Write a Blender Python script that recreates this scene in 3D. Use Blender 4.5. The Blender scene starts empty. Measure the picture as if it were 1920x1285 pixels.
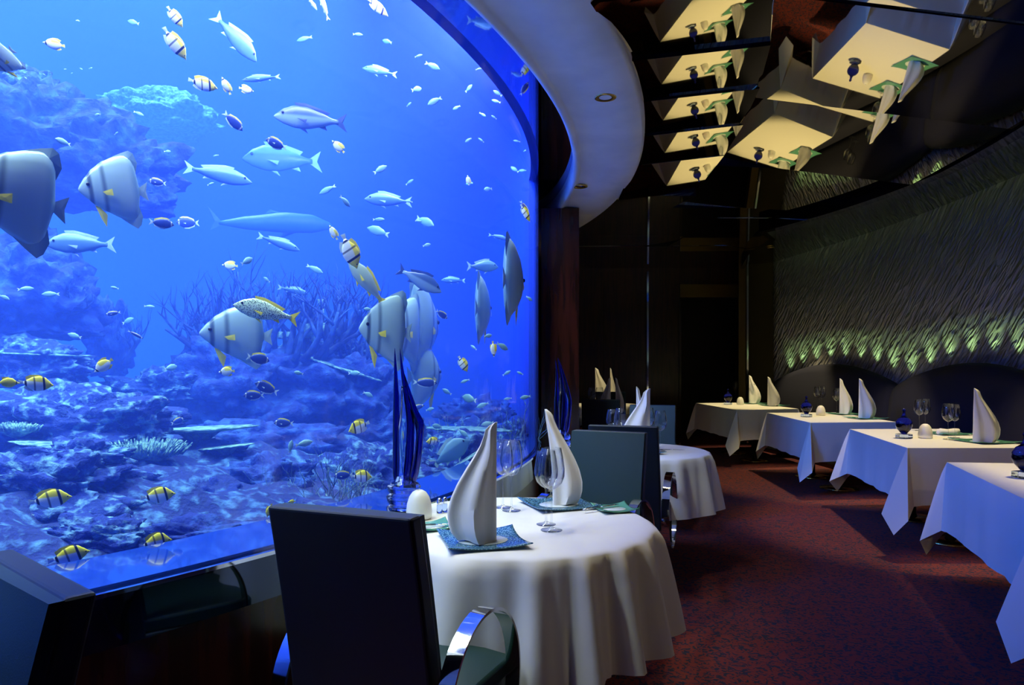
import bpy, bmesh, math, random
from mathutils import Vector, Matrix
PI = math.pi
R_ = math.radians
SC = bpy.context.scene
COL = SC.collection

# ------------------------------------------------------------ camera
F_PX, HOR, CAM_Z = 1330.0, 688.0, 1.33          # focal length in pixels, horizon row, eye height
cam = bpy.data.cameras.new('camera')
cam.sensor_width = 36.0
cam.lens = F_PX / 1920 * 36
cam.shift_y = (HOR - 642.5) / 1920
cam.clip_start = 0.02
cam_o = bpy.data.objects.new('camera', cam)
cam_o.location = (0, 0, CAM_Z)
cam_o.rotation_euler = (PI / 2, 0, 0)
COL.objects.link(cam_o)
SC.camera = cam_o

# ------------------------------------------------------------ colour management and world
SC.view_settings.view_transform = 'Standard'
SC.view_settings.look = 'None'
SC.view_settings.gamma = 1.0
SC.view_settings.use_curve_mapping = False
SC.view_settings.exposure = 0.0
SC.cycles.max_bounces = 10
SC.cycles.transparent_max_bounces = 24
SC.cycles.volume_bounces = 2
SC.cycles.sample_clamp_indirect = 4.0
w = bpy.data.worlds.new('world'); SC.world = w; w.use_nodes = True
w.node_tree.nodes['Background'].inputs[0].default_value = (0.25, 0.3, 0.5, 1)
w.node_tree.nodes['Background'].inputs[1].default_value = 0.006

# ------------------------------------------------------------ geometry of the round tank
TC = Vector((-6.077, 5.607)); TR = 6.283        # axis and radius of the glass
Z_SILL, Z_GLASS, Z_RING, Z_CEIL, Z_COFFER = 0.75, 2.88, 2.76, 2.80, 3.10
def cyl(rho, deg, z=0.0):
    return Vector((TC.x + rho * math.cos(R_(deg)), TC.y + rho * math.sin(R_(deg)), z))

def area(name, loc, size, size_y, power, col, rot=(0, 0, 0), spread=180):
    l = bpy.data.lights.new(name, 'AREA'); l.shape = 'RECTANGLE'
    l.size = size; l.size_y = size_y; l.energy = power; l.color = col; l.spread = R_(spread)
    o = bpy.data.objects.new(name, l); o.location = loc; o.rotation_euler = rot
    COL.objects.link(o); return o
def spot(name, loc, target, power, col, deg, blend=0.6, size=0.04):
    l = bpy.data.lights.new(name, 'SPOT'); l.energy = power; l.color = col
    l.spot_size = R_(deg); l.spot_blend = blend; l.shadow_soft_size = size
    o = bpy.data.objects.new(name, l); o.location = loc
    o.rotation_euler = (Vector(target) - Vector(loc)).to_track_quat('-Z', 'Y').to_euler()
    COL.objects.link(o); return o

# the aquarium's own lamps, hung over the water
WATER_TOP = 7.2
area('unseen_tank_light', (-5.5, 5.9, WATER_TOP - 0.1), 6.4, 10.0, 2700, (0.78, 0.65, 0.74), spread=64)
# unseen second row added behind the lip, evening out the light on the reef
for k, dg in enumerate((-52, -30, -8)):
    p = cyl(TR - 0.5, dg, 3.9); q = cyl(TR - 3.6, dg, 0.6)
    o = area('unseen_tank_light', p, 1.9, 0.5, 130, (1.0, 0.97, 1.0))
    o.rotation_euler = (q - p).to_track_quat('-Z', 'Y').to_euler()

# unseen blue lamps, added high in the tank to throw blue onto the tables
for dg, q, pw in ((-34, cyl(TR + 3.0, -30, .45), 3), (-18, cyl(TR + 3.0, -10, .45), 21), (-2, cyl(TR + 3.0, 10, .45), 25),
                  (-26, Vector((2.95, 10.3, .5)), 60), (-14, Vector((3.1, 8.0, .5)), 34)):
    p = cyl(TR - 2.5, dg, 3.95 if q.y > 7.5 else 4.75)
    o = area('unseen_tank_light', p, 1.2, 0.4, pw, (0.03, 0.14, 1.0), spread=46)
    o.rotation_euler = (q - p).to_track_quat('-Z', 'Y').to_euler()

# warm dining-room downlights
WARM = (1.0, 0.79, 0.38)
# ------------------------------------------------------------ materials
def nmat(name):
    m = bpy.data.materials.new(name); m.use_nodes = True
    nt = m.node_tree; nt.nodes.clear()
    out = nt.nodes.new('ShaderNodeOutputMaterial')
    return m, nt, out
def N(nt, t, **kw):
    n = nt.nodes.new(t)
    for k, v in kw.items():
        if k.startswith('_'): setattr(n, k[1:], v)
        else: n.inputs[k.replace('__', ' ')].default_value = v
    return n
def L(nt, a, b): nt.links.new(a, b)
def c4(c): return (c[0], c[1], c[2], 1)
def pbr(name, col, rough=0.5, metal=0.0, **kw):
    m, nt, out = nmat(name)
    p = N(nt, 'ShaderNodeBsdfPrincipled'); L(nt, p.outputs[0], out.inputs[0])
    p.inputs['Base Color'].default_value = c4(col); p.inputs['Roughness'].default_value = rough
    p.inputs['Metallic'].default_value = metal
    for k, v in kw.items(): p.inputs[k.replace('__', ' ')].default_value = v
    return m, nt, p
def noise_mix(nt, p, c1, c2, scale, detail=3, coord='Object', stretch=(1, 1, 1), lo=0.4, hi=0.6, rot=(0, 0, 0)):
    tc = N(nt, 'ShaderNodeTexCoord'); mp = N(nt, 'ShaderNodeMapping'); mp.inputs['Scale'].default_value = stretch
    mp.inputs['Rotation'].default_value = rot
    L(nt, tc.outputs[coord], mp.inputs[0])
    no = N(nt, 'ShaderNodeTexNoise', Scale=scale, Detail=detail); L(nt, mp.outputs[0], no.inputs['Vector'])
    r = N(nt, 'ShaderNodeValToRGB'); L(nt, no.outputs[0], r.inputs[0])
    r.color_ramp.elements[0].position = lo; r.color_ramp.elements[1].position = hi
    r.color_ramp.elements[0].color = c4(c1); r.color_ramp.elements[1].color = c4(c2)
    L(nt, r.outputs[0], p.inputs['Base Color'])
    return no, mp
def bump(nt, p, src, strength, dist=0.01):
    b = N(nt, 'ShaderNodeBump', Strength=strength, Distance=dist)
    L(nt, src, b.inputs['Height']); L(nt, b.outputs[0], p.inputs['Normal']); return b
def clear_glass(name, tint=(1, 1, 1), f0=0.04, f1=0.8, power=4.0, rough=0.0, edge=None):
    """thin clear sheet: passes light straight on, mirrors more towards grazing (same from both faces)"""
    m, nt, out = nmat(name)
    lw = N(nt, 'ShaderNodeLayerWeight', Blend=0.5)
    pw = N(nt, 'ShaderNodeMath', _operation='POWER'); L(nt, lw.outputs['Facing'], pw.inputs[0]); pw.inputs[1].default_value = power
    mr = N(nt, 'ShaderNodeMapRange'); L(nt, pw.outputs[0], mr.inputs[0]); mr.inputs[3].default_value = f0; mr.inputs[4].default_value = f1
    t = N(nt, 'ShaderNodeBsdfTransparent'); t.inputs[0].default_value = c4(tint)
    if edge:
        mc = N(nt, 'ShaderNodeMix', _data_type='RGBA'); L(nt, pw.outputs[0], mc.inputs[0])
        mc.inputs[6].default_value = c4(tint); mc.inputs[7].default_value = c4(edge); L(nt, mc.outputs[2], t.inputs[0])
    g = N(nt, 'ShaderNodeBsdfGlossy'); g.inputs['Roughness'].default_value = rough
    mx = N(nt, 'ShaderNodeMixShader')
    L(nt, mr.outputs[0], mx.inputs[0]); L(nt, t.outputs[0], mx.inputs[1]); L(nt, g.outputs[0], mx.inputs[2])
    L(nt, mx.outputs[0], out.inputs[0]); return m

M = {}
M['pane'] = clear_glass('tank_acrylic', (0.99, 0.99, 1.0), 0.015, 0.35, 6.0)
M['glass'] = clear_glass('wine_glass', (0.96, 0.97, 0.98), 0.05, 0.9, 3.0, edge=(0.45, 0.47, 0.52))
m, nt, out = nmat('water')
vs = N(nt, 'ShaderNodeVolumeScatter'); vs.inputs['Color'].default_value = (0.06, 0.14, 1.0, 1); vs.inputs['Density'].default_value = 0.19
va = N(nt, 'ShaderNodeVolumeAbsorption'); va.inputs['Color'].default_value = (0.0, 0.62, 0.985, 1); va.inputs['Density'].default_value = 0.17
ad = N(nt, 'ShaderNodeAddShader'); L(nt, vs.outputs[0], ad.inputs[0]); L(nt, va.outputs[0], ad.inputs[1]); L(nt, ad.outputs[0], out.inputs['Volume'])
M['water'] = m
M['tank_wall'], _, _ = pbr('painted_blue_tank_lining', (0.012, 0.06, 0.5), 0.9)
M['ledge'], _, _ = pbr('acrylic_ledge', (0.012, 0.05, 0.42), 0.06, 0.0, Coat__Weight=0.6)
# carpet: red with blue flecks
m, nt, p = pbr('red_carpet', (0.3, 0.03, 0.02), 0.95)
no, mp = noise_mix(nt, p, (0.004, 0.008, 0.030), (0.15, 0.015, 0.010), 34, 2, stretch=(1, 1, 1), lo=0.44, hi=0.50, rot=(0, 0, 0.5))
no.inputs['Distortion'].default_value = 1.6
n2 = N(nt, 'ShaderNodeTexNoise', Scale=300.0); bump(nt, p, n2.outputs[0], 0.5, 0.006)
M['carpet'] = m
M['black_gloss'], _, _ = pbr('black_polished_plinth', (0.07, 0.085, 0.12), 0.04, 0.95)
m, nt, p = pbr('red_wood', (0.08, 0.015, 0.01), 0.22)
noise_mix(nt, p, (0.016, 0.004, 0.003), (0.05, 0.010, 0.006), 3, 4, stretch=(6, 6, 0.5)); M['red_wood'] = m
m, nt, p = pbr('dark_wood', (0.02, 0.007, 0.005), 0.3)
noise_mix(nt, p, (0.010, 0.004, 0.003), (0.032, 0.010, 0.006), 4, 4, stretch=(7, 7, 0.6)); M['dark_wood'] = m
M['black'], _, _ = pbr('matt_black', (0.003, 0.003, 0.004), 0.6)
M['chrome'], _, _ = pbr('chrome', (0.8, 0.82, 0.86), 0.06, 1.0)
M['brass'], _, _ = pbr('brass', (0.85, 0.6, 0.2), 0.2, 1.0)
M['bronze'], _, _ = pbr('bronze_panel', (0.16, 0.11, 0.025), 0.35, 0.6)
M['olive'], _, _ = pbr('olive_panel', (0.05, 0.042, 0.016), 0.4, 0.3)
m, nt, p = pbr('white_plaster', (0.86, 0.86, 0.86), 0.38)
no, mp = noise_mix(nt, p, (0.78, 0.79, 0.80), (0.90, 0.90, 0.90), 2.5, 4); M['plaster'] = m
# dark mirror ceiling
m, nt, p = pbr('dark_mirror_ceiling', (0.72, 0.66, 0.46), 0.015, 1.0)
n2 = N(nt, 'ShaderNodeTexNoise', Scale=1.4, Detail=1.0); bump(nt, p, n2.outputs[0], 0.12, 0.03)
M['mirror'] = m
m, nt, p = pbr('rippled_mirror', (0.42, 0.42, 0.42), 0.05, 1.0)
n2 = N(nt, 'ShaderNodeTexNoise', Scale=5.0, Detail=2.0); bump(nt, p, n2.outputs[0], 0.6, 0.02)
M['ripple'] = m
M['soffit'], _, _ = pbr('dark_blue_mirror', (0.30, 0.36, 0.62), 0.03, 1.0)
# fabrics
def cloth_mat(name, col):
    m, nt, p = pbr(name, col, 0.85, 0, Sheen__Weight=0.2)
    tc = N(nt, 'ShaderNodeTexCoord')
    n1 = N(nt, 'ShaderNodeTexNoise', Scale=6.0, Detail=3.0); L(nt, tc.outputs['Object'], n1.inputs[0])
    bump(nt, p, n1.outputs[0], 0.25, 0.02); return m
M['cloth'] = cloth_mat('white_linen', (0.80, 0.79, 0.74))
M['napkin'] = cloth_mat('napkin_linen', (0.80, 0.79, 0.76))
m, nt, p = pbr('teal_leather', (0.005, 0.034, 0.032), 0.5)
n1 = N(nt, 'ShaderNodeTexNoise', Scale=140.0, Detail=2.0); bump(nt, p, n1.outputs[0], 0.15, 0.002); M['teal'] = m
M['navy_edge'], _, _ = pbr('dark_leather', (0.010, 0.020, 0.034), 0.5)
M['navy'], _, _ = pbr('navy_velvet', (0.003, 0.004, 0.022), 0.9, 0)
m, nt, p = pbr('navy_glass', (0.008, 0.012, 0.26), 0.03, 0, Transmission__Weight=1.0, IOR=1.45); M['navy_glass'] = m
m, nt, p = pbr('pale_blue_glass', (0.55, 0.68, 1.0), 0.02, 0, Transmission__Weight=1.0, IOR=1.45); M['ice_glass'] = m
M['porcelain'], _, _ = pbr('porcelain', (0.82, 0.80, 0.74), 0.35, 0, Subsurface__Weight=0.1)
# slumped glass plates with a speckled rim
m, nt, p = pbr('speckled_blue_glass', (0.1, 0.3, 0.4), 0.12)
tc = N(nt, 'ShaderNodeTexCoord'); vo = N(nt, 'ShaderNodeTexVoronoi', Scale=170.0); L(nt, tc.outputs['Object'], vo.inputs[0])
r = N(nt, 'ShaderNodeValToRGB'); L(nt, vo.outputs['Distance'], r.inputs[0])
r.color_ramp.elements[0].color = (0.22, 0.44, 0.55, 1); r.color_ramp.elements[1].color = (0.02, 0.09, 0.20, 1)
r.color_ramp.elements[0].position = 0.2; r.color_ramp.elements[1].position = 0.6
L(nt, r.outputs[0], p.inputs['Base Color']); M['plate_blue'] = m
M['plate_white'], _, _ = pbr('pale_plate_centre', (0.62, 0.70, 0.68), 0.15)
M['plate_green'], _, _ = pbr('sea_green_glass', (0.10, 0.32, 0.24), 0.1)

# ------------------------------------------------------------ mesh helpers
def mesh_obj(name, verts, faces, mat, parent=None, smooth=True, mats=None, midx=None):
    me = bpy.data.meshes.new(name); me.from_pydata([tuple(v) for v in verts], [], faces); me.validate(); me.update()
    bm = bmesh.new(); bm.from_mesh(me); bmesh.ops.recalc_face_normals(bm, faces=bm.faces); bm.to_mesh(me); bm.free()
    for mm in (mats or [mat]): me.materials.append(mm)
    if midx:
        for p_, i in zip(me.polygons, midx): p_.material_index = i
    if smooth:
        me.polygons.foreach_set('use_smooth', [True] * len(me.polygons))
    o = bpy.data.objects.new(name, me); COL.objects.link(o)
    if parent: o.parent = parent
    return o
class MB:
    """collects shapes that belong to ONE part"""
    def __init__(s): s.v, s.f = [], []
    def add(s, vs, fs):
        b = len(s.v); s.v += [Vector(v) for v in vs]; s.f += [tuple(i + b for i in f) for f in fs]; return s
    def box(s, lo, hi, mtx=None):
        x0, y0, z0 = lo; x1, y1, z1 = hi
        vs = [Vector(v) for v in ((x0,y0,z0),(x1,y0,z0),(x1,y1,z0),(x0,y1,z0),(x0,y0,z1),(x1,y0,z1),(x1,y1,z1),(x0,y1,z1))]
        if mtx: vs = [mtx @ v for v in vs]
        return s.add(vs, [(0,3,2,1),(4,5,6,7),(0,1,5,4),(1,2,6,5),(2,3,7,6),(3,0,4,7)])
    def loft(s, rings, cap=True, closed=True):
        n = len(rings[0]); b = len(s.v)
        for r in rings: s.v += [Vector(p) for p in r]
        for i in range(len(rings) - 1):
            for j in range(n if closed else n - 1):
                k = (j + 1) % n
                s.f.append((b+i*n+j, b+i*n+k, b+(i+1)*n+k, b+(i+1)*n+j))
        if cap:
            s.f.append(tuple(b + j for j in range(n))[::-1]); e = b + (len(rings)-1)*n
            s.f.append(tuple(e + j for j in range(n)))
        return s
    def lathe(s, prof, seg=32, c=(0, 0, 0), cap=True, sx=1, sy=1):
        c = Vector(c)
        return s.loft([[c + Vector((r*sx*math.cos(2*PI*k/seg), r*sy*math.sin(2*PI*k/seg), z)) for k in range(seg)] for r, z in prof], cap)
    def tube(s, pts, rad, seg=8, cap=True):
        pts = [Vector(p) for p in pts]; n = len(pts)
        rads = rad if isinstance(rad, (list, tuple)) else [rad] * n
        rings = []; up = None
        for i, p in enumerate(pts):
            t = (pts[min(i+1, n-1)] - pts[max(i-1, 0)]).normalized()
            if up is None:
                up = Vector((0, 0, 1)) if abs(t.z) < 0.9 else Vector((1, 0, 0))
            a = t.cross(up).normalized(); b2 = a.cross(t).normalized(); up = b2
            rings.append([p + (a * math.cos(2*PI*k/seg) + b2 * math.sin(2*PI*k/seg)) * rads[i] for k in range(seg)])
        return s.loft(rings, cap)
    def obj(s, name, mat, parent=None, smooth=True):
        return mesh_obj(name, s.v, s.f, mat, parent, smooth)
def bevel(o, w_=0.01, seg=3):
    b = o.modifiers.new('bevel', 'BEVEL'); b.width = w_; b.segments = seg; b.limit_method = 'ANGLE'; return o
def subd(o, n=2):
    b = o.modifiers.new('subd', 'SUBSURF'); b.levels = n; b.render_levels = n; return o
def flat_shade_by_angle(o, deg=35):
    me = o.data; me.polygons.foreach_set('use_smooth', [True]*len(me.polygons))
    try: me.set_sharp_from_angle(angle=R_(deg))
    except Exception: pass
    return o
def tag(o, label, cat, group=None, kind=None):
    if label: o['label'] = label
    if cat: o['category'] = cat
    if group: o['group'] = group
    if kind: o['kind'] = kind
    return o
def struct(o):
    o['kind'] = 'structure'; return o
def thing(name, loc, rz, label, cat, group=None):
    o = bpy.data.objects.new(name, None); COL.objects.link(o); o.empty_display_size = 0.1
    o.location = loc; o.rotation_euler = (0, 0, rz)
    return tag(o, label, cat, group)
def dup(src, loc, rz=None, label=None, group=None, scale=None, rot=None):
    r = src.copy(); COL.objects.link(r); r.location = loc
    if rz is not None: r.rotation_euler = (0, 0, rz)
    if rot is not None: r.rotation_euler = rot
    if scale is not None: r.scale = (scale,)*3 if not isinstance(scale, (tuple, list)) else scale
    if label: r['label'] = label
    if group: r['group'] = group
    for ch in [c for c in bpy.data.objects if c.parent == src]:
        c = ch.copy(); COL.objects.link(c); c.parent = r; c.matrix_parent_inverse = ch.matrix_parent_inverse
        for g in [d for d in bpy.data.objects if d.parent == ch]:
            d = g.copy(); COL.objects.link(d); d.parent = c
    return r
class Kind:
    """first call moves the original, later calls copy it with its parts"""
    def __init__(s, maker): s.o = maker(); s.used = False; s.s0 = s.o.scale.copy()
    def put(s, loc, rz=0, label=None, group=None, scale=None, rot=None):
        if not s.used:
            s.used = True; o = s.o; o.location = loc
            o.rotation_euler = rot if rot is not None else (0, 0, rz)
            if label: o['label'] = label
            if group: o['group'] = group
            if scale is not None: o.scale = (scale,)*3 if not isinstance(scale, (tuple, list)) else scale
            return o
        o = dup(s.o, loc, rz if rot is None else None, label, None, scale if scale is not None else tuple(s.s0), rot)
        if group: o['group'] = group
        elif 'group' in o and group is None: pass
        return o
# ------------------------------------------------------------ room shell
def slab(name, pts, z0, z1, mat):
    b = MB(); b.loft([[Vector((x, y, z0)) for x, y in pts], [Vector((x, y, z1)) for x, y in pts]])
    return b.obj(name, mat, None, False)
def arc_band(ri, ro, z0, z1, a0, a1, n):
    """curved beam of rectangular section about the tank axis"""
    rings = []
    for k in range(n + 1):
        a = a0 + (a1 - a0) * k / n
        rings.append([cyl(ri, a, z0), cyl(ro, a, z0), cyl(ro, a, z1), cyl(ri, a, z1)])
    return MB().loft(rings)
# floor
fl = slab('floor', [(-11.3, -3.2), (7, -3.2), (7, 14.2), (-11.3, 14.2)], -0.12, 0, M['carpet']); struct(fl)
A0, A1 = -80, 48
AG = 2.6                                          # the glass ends just past its outline; solid wall beyond
# plinth of the tank: polished band over red wood
o = arc_band(TR - 0.30, TR + 0.012, 0.60, Z_SILL - 0.012, A0, A1, 96).obj('trim_1', M['black_gloss']); struct(o); flat_shade_by_angle(o)
o = arc_band(TR - 0.30, TR, 0.10, 0.597, A0, A1, 96).obj('wall_plinth', M['red_wood']); struct(o); flat_shade_by_angle(o)
o = arc_band(TR - 0.30, TR - 0.03, 0.0, 0.10, A0, A1, 96).obj('baseboard_plinth', M['black']); struct(o); flat_shade_by_angle(o)
o = arc_band(TR - 0.32, TR + 0.02, Z_SILL - 0.012, Z_SILL, A0, A1, 96).obj('trim_2', M['chrome']); struct(o); flat_shade_by_angle(o)
# pane, with the acrylic ledge just inside it
o = arc_band(TR - 0.012, TR, Z_SILL, Z_GLASS + 0.02, A0, AG, 128).obj('window_1', M['pane']); struct(o); flat_shade_by_angle(o)
# tank lining: floor, back, lid and the wall above the glass
front = [(cyl(TR - 0.015, a).x, cyl(TR - 0.015, a).y) for a in [A0 + (A1 - A0) * k / 64 for k in range(65)]]
BK = (-6.3, 5.9)
back = [(BK[0] + 4.5 * math.cos(t) * (1 if math.cos(t) < 0 else .9), BK[1] + 6.6 * math.sin(t)) for t in [R_(62) + (R_(262) - R_(62)) * k / 40 for k in range(41)]]
back = [q for q in back if q[1] > -0.3 or q[0] < -6]
poly = front + back
o = slab('tank_floor', poly, 0.30, 0.62, M['tank_wall']); struct(o)
o = arc_band(TR - 0.34, TR - 0.02, 0.62, Z_SILL + 0.008, A0, A1, 96).obj('trim_3', M['ledge']); struct(o); flat_shade_by_angle(o)
bk = MB(); pts = [front[-1]] + back + [front[0]]
bk.loft([[Vector((x, y, 0.3)) for x, y in pts], [Vector((x, y, WATER_TOP + 0.1)) for x, y in pts]], cap=False, closed=False)
o = bk.obj('wall_tank', M['tank_wall'], None, False); struct(o)
so = o.modifiers.new('solid', 'SOLIDIFY'); so.thickness = 0.08; so.offset = 1
o = arc_band(TR - 0.06, TR, Z_GLASS + 0.0, WATER_TOP + 0.1, A0, A1, 96).obj('wall_above_glass', M['tank_wall']); struct(o); flat_shade_by_angle(o)
o = arc_band(TR - 0.06, TR, 0.62, Z_GLASS, AG, A1, 48).obj('wall_beyond_glass', M['tank_wall']); struct(o); flat_shade_by_angle(o)
o = slab('ceiling_tank', poly, WATER_TOP + 0.1, WATER_TOP + 0.2, M['tank_wall']); struct(o)
o = slab('aquarium_water', [(q[0] + (BK[0] - q[0]) * .012, q[1] + (BK[1] - q[1]) * .012) for q in poly], 0.63, WATER_TOP, M['water'])
tag(o, 'clear blue water filling the huge curved aquarium', 'water', None, 'stuff')
# dark mirrored soffit between glass and ring
o = arc_band(TR, TR + 0.30, Z_GLASS, Z_GLASS + 0.06, A0, A1, 96).obj('ceiling_soffit', M['soffit']); struct(o); flat_shade_by_angle(o)
# white ring: rolled inner lip, broad underside
prof = [(0.25, Z_GLASS + .03), (0.25, Z_RING + .02), (0.262, Z_RING - .005), (0.285, Z_RING - .012), (0.305, Z_RING + .004), (0.315, Z_RING + .012),
        (0.45, Z_RING - .004), (0.60, Z_RING - .006), (0.70, Z_RING + .004), (0.722, Z_RING + .02), (0.725, Z_RING + .12), (0.5, Z_RING + .14)]
b = MB(); b.loft([[cyl(TR + r, A0 + (A1 - A0) * k / 128, z) for r, z in prof] for k in range(129)])
o = b.obj('ceiling_ring', M['plaster']); struct(o)
# mirror ceiling: flat facets, each canted a little
def ceil_z(y): return Z_CEIL + max(0.0, y - 5.0) * 0.045
def facet(b, pts, cx, cy, z0, ax, ay):
    def z(p): return z0 + math.tan(R_(ax)) * (p.x - cx) + math.tan(R_(ay)) * (p.y - cy)
    top = [Vector((p.x, p.y, z0 + 0.16)) for p in pts]; bot = [Vector((p.x, p.y, z(p))) for p in pts]
    b.loft([bot, top])
b = MB()
RI, RM, RO = TR + 0.70, TR + 1.36, 9.12
def yang(y, rho): return math.degrees(math.asin(max(-.97, (y - TC.y) / rho)))
ys_l = [-1.15, -0.5, 0.3, 1.4, 2.1, 2.78, 3.42, 4.0, 4.6, 5.2, 6.0, 7.2, 8.6, 10.2]
zrun = Z_CEIL - .10
for y0, y1 in zip(ys_l[:-1], ys_l[1:]):
    ym = (y0 + y1) / 2
    pts = [cyl(RI, yang(y0, RI)), cyl(RM, yang(y0, RM)), cyl(RM, yang(y1, RM)), cyl(RI, yang(y1, RI))]
    c = sum(pts, Vector()) / 4
    ay = max(-6, min(4.5, 3.5 - 3.25 * (ym - 3.14))) if 1 < ym < 6.2 else (2.6 if ym > 6.2 else 0)
    dz = math.tan(R_(ay)) * (y1 - y0); facet(b, pts, c.x, c.y, zrun + dz / 2, 6.5 if ym < 6.2 else 0, ay); zrun += dz
ys_r = [-1.8, -0.6, 0.8, 1.9, 3.0, 4.15, 5.4, 7.0, 9.0, 10.6]
for y0, y1 in zip(ys_r[:-1], ys_r[1:]):
    ym = (y0 + y1) / 2
    pts = [cyl(RM, yang(y0, RM)), cyl(RO, yang(y0, RO)), cyl(RO, yang(y1, RO)), cyl(RM, yang(y1, RM))]
    c = sum(pts, Vector()) / 4
    ax = 7.0 if ym < 5.5 else (3.0 if ym < 7.5 else 0)
    ay = 2.0 + (3.6 - ym) * 1.3 if 1 < ym < 5.5 else (2.6 if ym > 5.5 else 0)
    facet(b, pts, c.x, c.y, ceil_z(c.y) + 0.01, -ax, ay)
o = b.obj('ceiling', M['mirror'], None, False); struct(o)
# ------------------------------------------------------------ outer walls
o = slab('wall_back', [(-11.3, -3.3), (7, -3.3), (7, -3.2), (-11.3, -3.2)], 0, 3.3, M['dark_wood']); struct(o)
o = slab('wall_left', [(-11.4, -3.2), (-11.3, -3.2), (-11.3, 14.2), (-11.4, 14.2)], 0, 6.6, M['dark_wood']); struct(o)
FW = 13.2
# far wall of dark panels with a doorway opening
o = slab('wall_far_left', [(-11.3, FW), (3.15, FW), (3.15, FW + .2), (-11.3, FW + .2)], 0, 3.4, M['dark_wood']); struct(o)
o = slab('wall_far_right', [(4.22, FW), (7, FW), (7, FW + .2), (4.22, FW + .2)], 0, 3.4, M['dark_wood']); struct(o)
o = slab('wall_far_top', [(3.15, FW), (4.22, FW), (4.22, FW + .2), (3.15, FW + .2)], 2.62, 3.4, M['dark_wood']); struct(o)
o = slab('wall_corridor', [(2.6, FW + .9), (5.2, FW + .9), (5.2, FW + 1.0), (2.6, FW + 1.0)], 0, 3.2, M['black']); struct(o)
b = MB(); b.box((3.12, FW - .03, 2.62), (4.2, FW + .02, 2.86)); o = b.obj('trim_4', M['bronze'], None, False); struct(o)
# slim blue-lit metal strip on the far wall
b = MB(); b.box((2.50, FW - .05, 0.0), (2.535, FW, 3.1)); o = b.obj('trim_5', M['chrome'], None, False); struct(o)
for x in (0.9, 1.7, 3.1):
    b = MB(); b.box((x, FW - .012, 0.0), (x + .012, FW, 2.86)); o = b.obj('trim_6', M['black'], None, False); struct(o)
# red-brown pillar where the ring ends
pb = slab('wall_pillar', [(0.262, 6.35), (0.60, 6.35), (0.63, 7.0), (0.262, 7.0)], 0, Z_RING - .01, M['red_wood']); struct(pb)
# textured wall: one arc
WP = [Vector(p) for p in ((4.42, 12.0), (4.72, 9.2), (4.66, 6.4), (4.22, 3.4), (3.5, 0.6), (2.6, -1.9))]
def wall_curve(n):
    out = []
    P = [WP[0] * 2 - WP[1]] + WP + [WP[-1] * 2 - WP[-2]]
    for i in range(1, len(P) - 2):
        for k in range(n):
            t = k / n; p0, p1, p2, p3 = P[i-1:i+3]
            out.append(0.5 * ((2*p1) + (p2-p0)*t + (2*p0-5*p1+4*p2-p3)*t*t + (3*p1-p0-3*p2+p3)*t**3))
    out.append(P[-2]); return out
WC = wall_curve(24)
WS = [0.0]
for a, c in zip(WC[:-1], WC[1:]): WS.append(WS[-1] + (c - a).length)
def wall_at(s):
    for i in range(len(WS) - 1):
        if s <= WS[i + 1] or i == len(WS) - 2:
            t = (s - WS[i]) / (WS[i + 1] - WS[i]); p = WC[i].lerp(WC[i + 1], t); d = (WC[i + 1] - WC[i]).normalized()
            return p, d, Vector((d.y, -d.x))            # point, direction towards the camera end, normal into the room
def wall_n(s):
    p, d, n = wall_at(s)
    if n.x > 0: n = -n
    return p, d, n
# relief wall, genuinely rippled: slanting feather strokes pressed into plaster
random.seed(5)
m, nt, p = pbr('feathered_plaster', (0.46, 0.47, 0.49), 0.62)
uv = N(nt, 'ShaderNodeUVMap'); mp = N(nt, 'ShaderNodeMapping'); mp.inputs['Rotation'].default_value = (0, 0, R_(45)); 
L(nt, uv.outputs[0], mp.inputs[0])
mp2 = N(nt, 'ShaderNodeMapping'); mp2.inputs['Scale'].default_value = (13, 2.4, 1); L(nt, mp.outputs[0], mp2.inputs[0])
vo = N(nt, 'ShaderNodeTexNoise', Scale=1.6, Detail=1.5, Roughness=0.5, Distortion=0.4); L(nt, mp2.outputs[0], vo.inputs[0])
rr = N(nt, 'ShaderNodeValToRGB'); L(nt, vo.outputs[0], rr.inputs[0]); rr.color_ramp.elements[0].position = .38; rr.color_ramp.elements[1].position = .66
bump(nt, p, rr.outputs[0], 1.0, 0.09)
M['relief'] = m
nz = 2
vs, fs, uvs = [], [], []
for i, (c, s) in enumerate(zip(WC, WS)):
    for z in (0.0, 3.10): vs.append((c.x, c.y, z)); uvs.append((s, z))
for i in range(len(WC) - 1): fs.append((2*i, 2*i+2, 2*i+3, 2*i+1))
o = mesh_obj('wall_right', vs, fs, M['relief']); struct(o)
ul = o.data.uv_layers.new(name='UVMap')
for lp in o.data.loops: ul.data[lp.index].uv = uvs[lp.vertex_index]
so = o.modifiers.new('solid', 'SOLIDIFY'); so.thickness = 0.1; so.offset = 1 if o.data.polygons[0].normal.x > 0 else -1
# olive return panel and bronze edge at the far end of that wall
o = slab('wall_return', [(4.42, 12.0), (4.52, 12.0), (4.70, FW), (4.24, FW), (4.05, 12.35)], 0, 3.1, M['olive']); struct(o)
b = MB(); b.loft([[Vector(q) for q in ((3.93, 12.30, z), (4.03, 12.24, z), (4.10, 12.34, z), (4.0, 12.42, z))] for z in (0, 3.14)])
o = b.obj('trim_8', M['bronze'], None, False); struct(o)
b = MB(); b.box((4.045, 12.22, 0.0), (4.075, 12.25, 3.14)); o = b.obj('trim_9', M['chrome'], None, False); struct(o)
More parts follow.
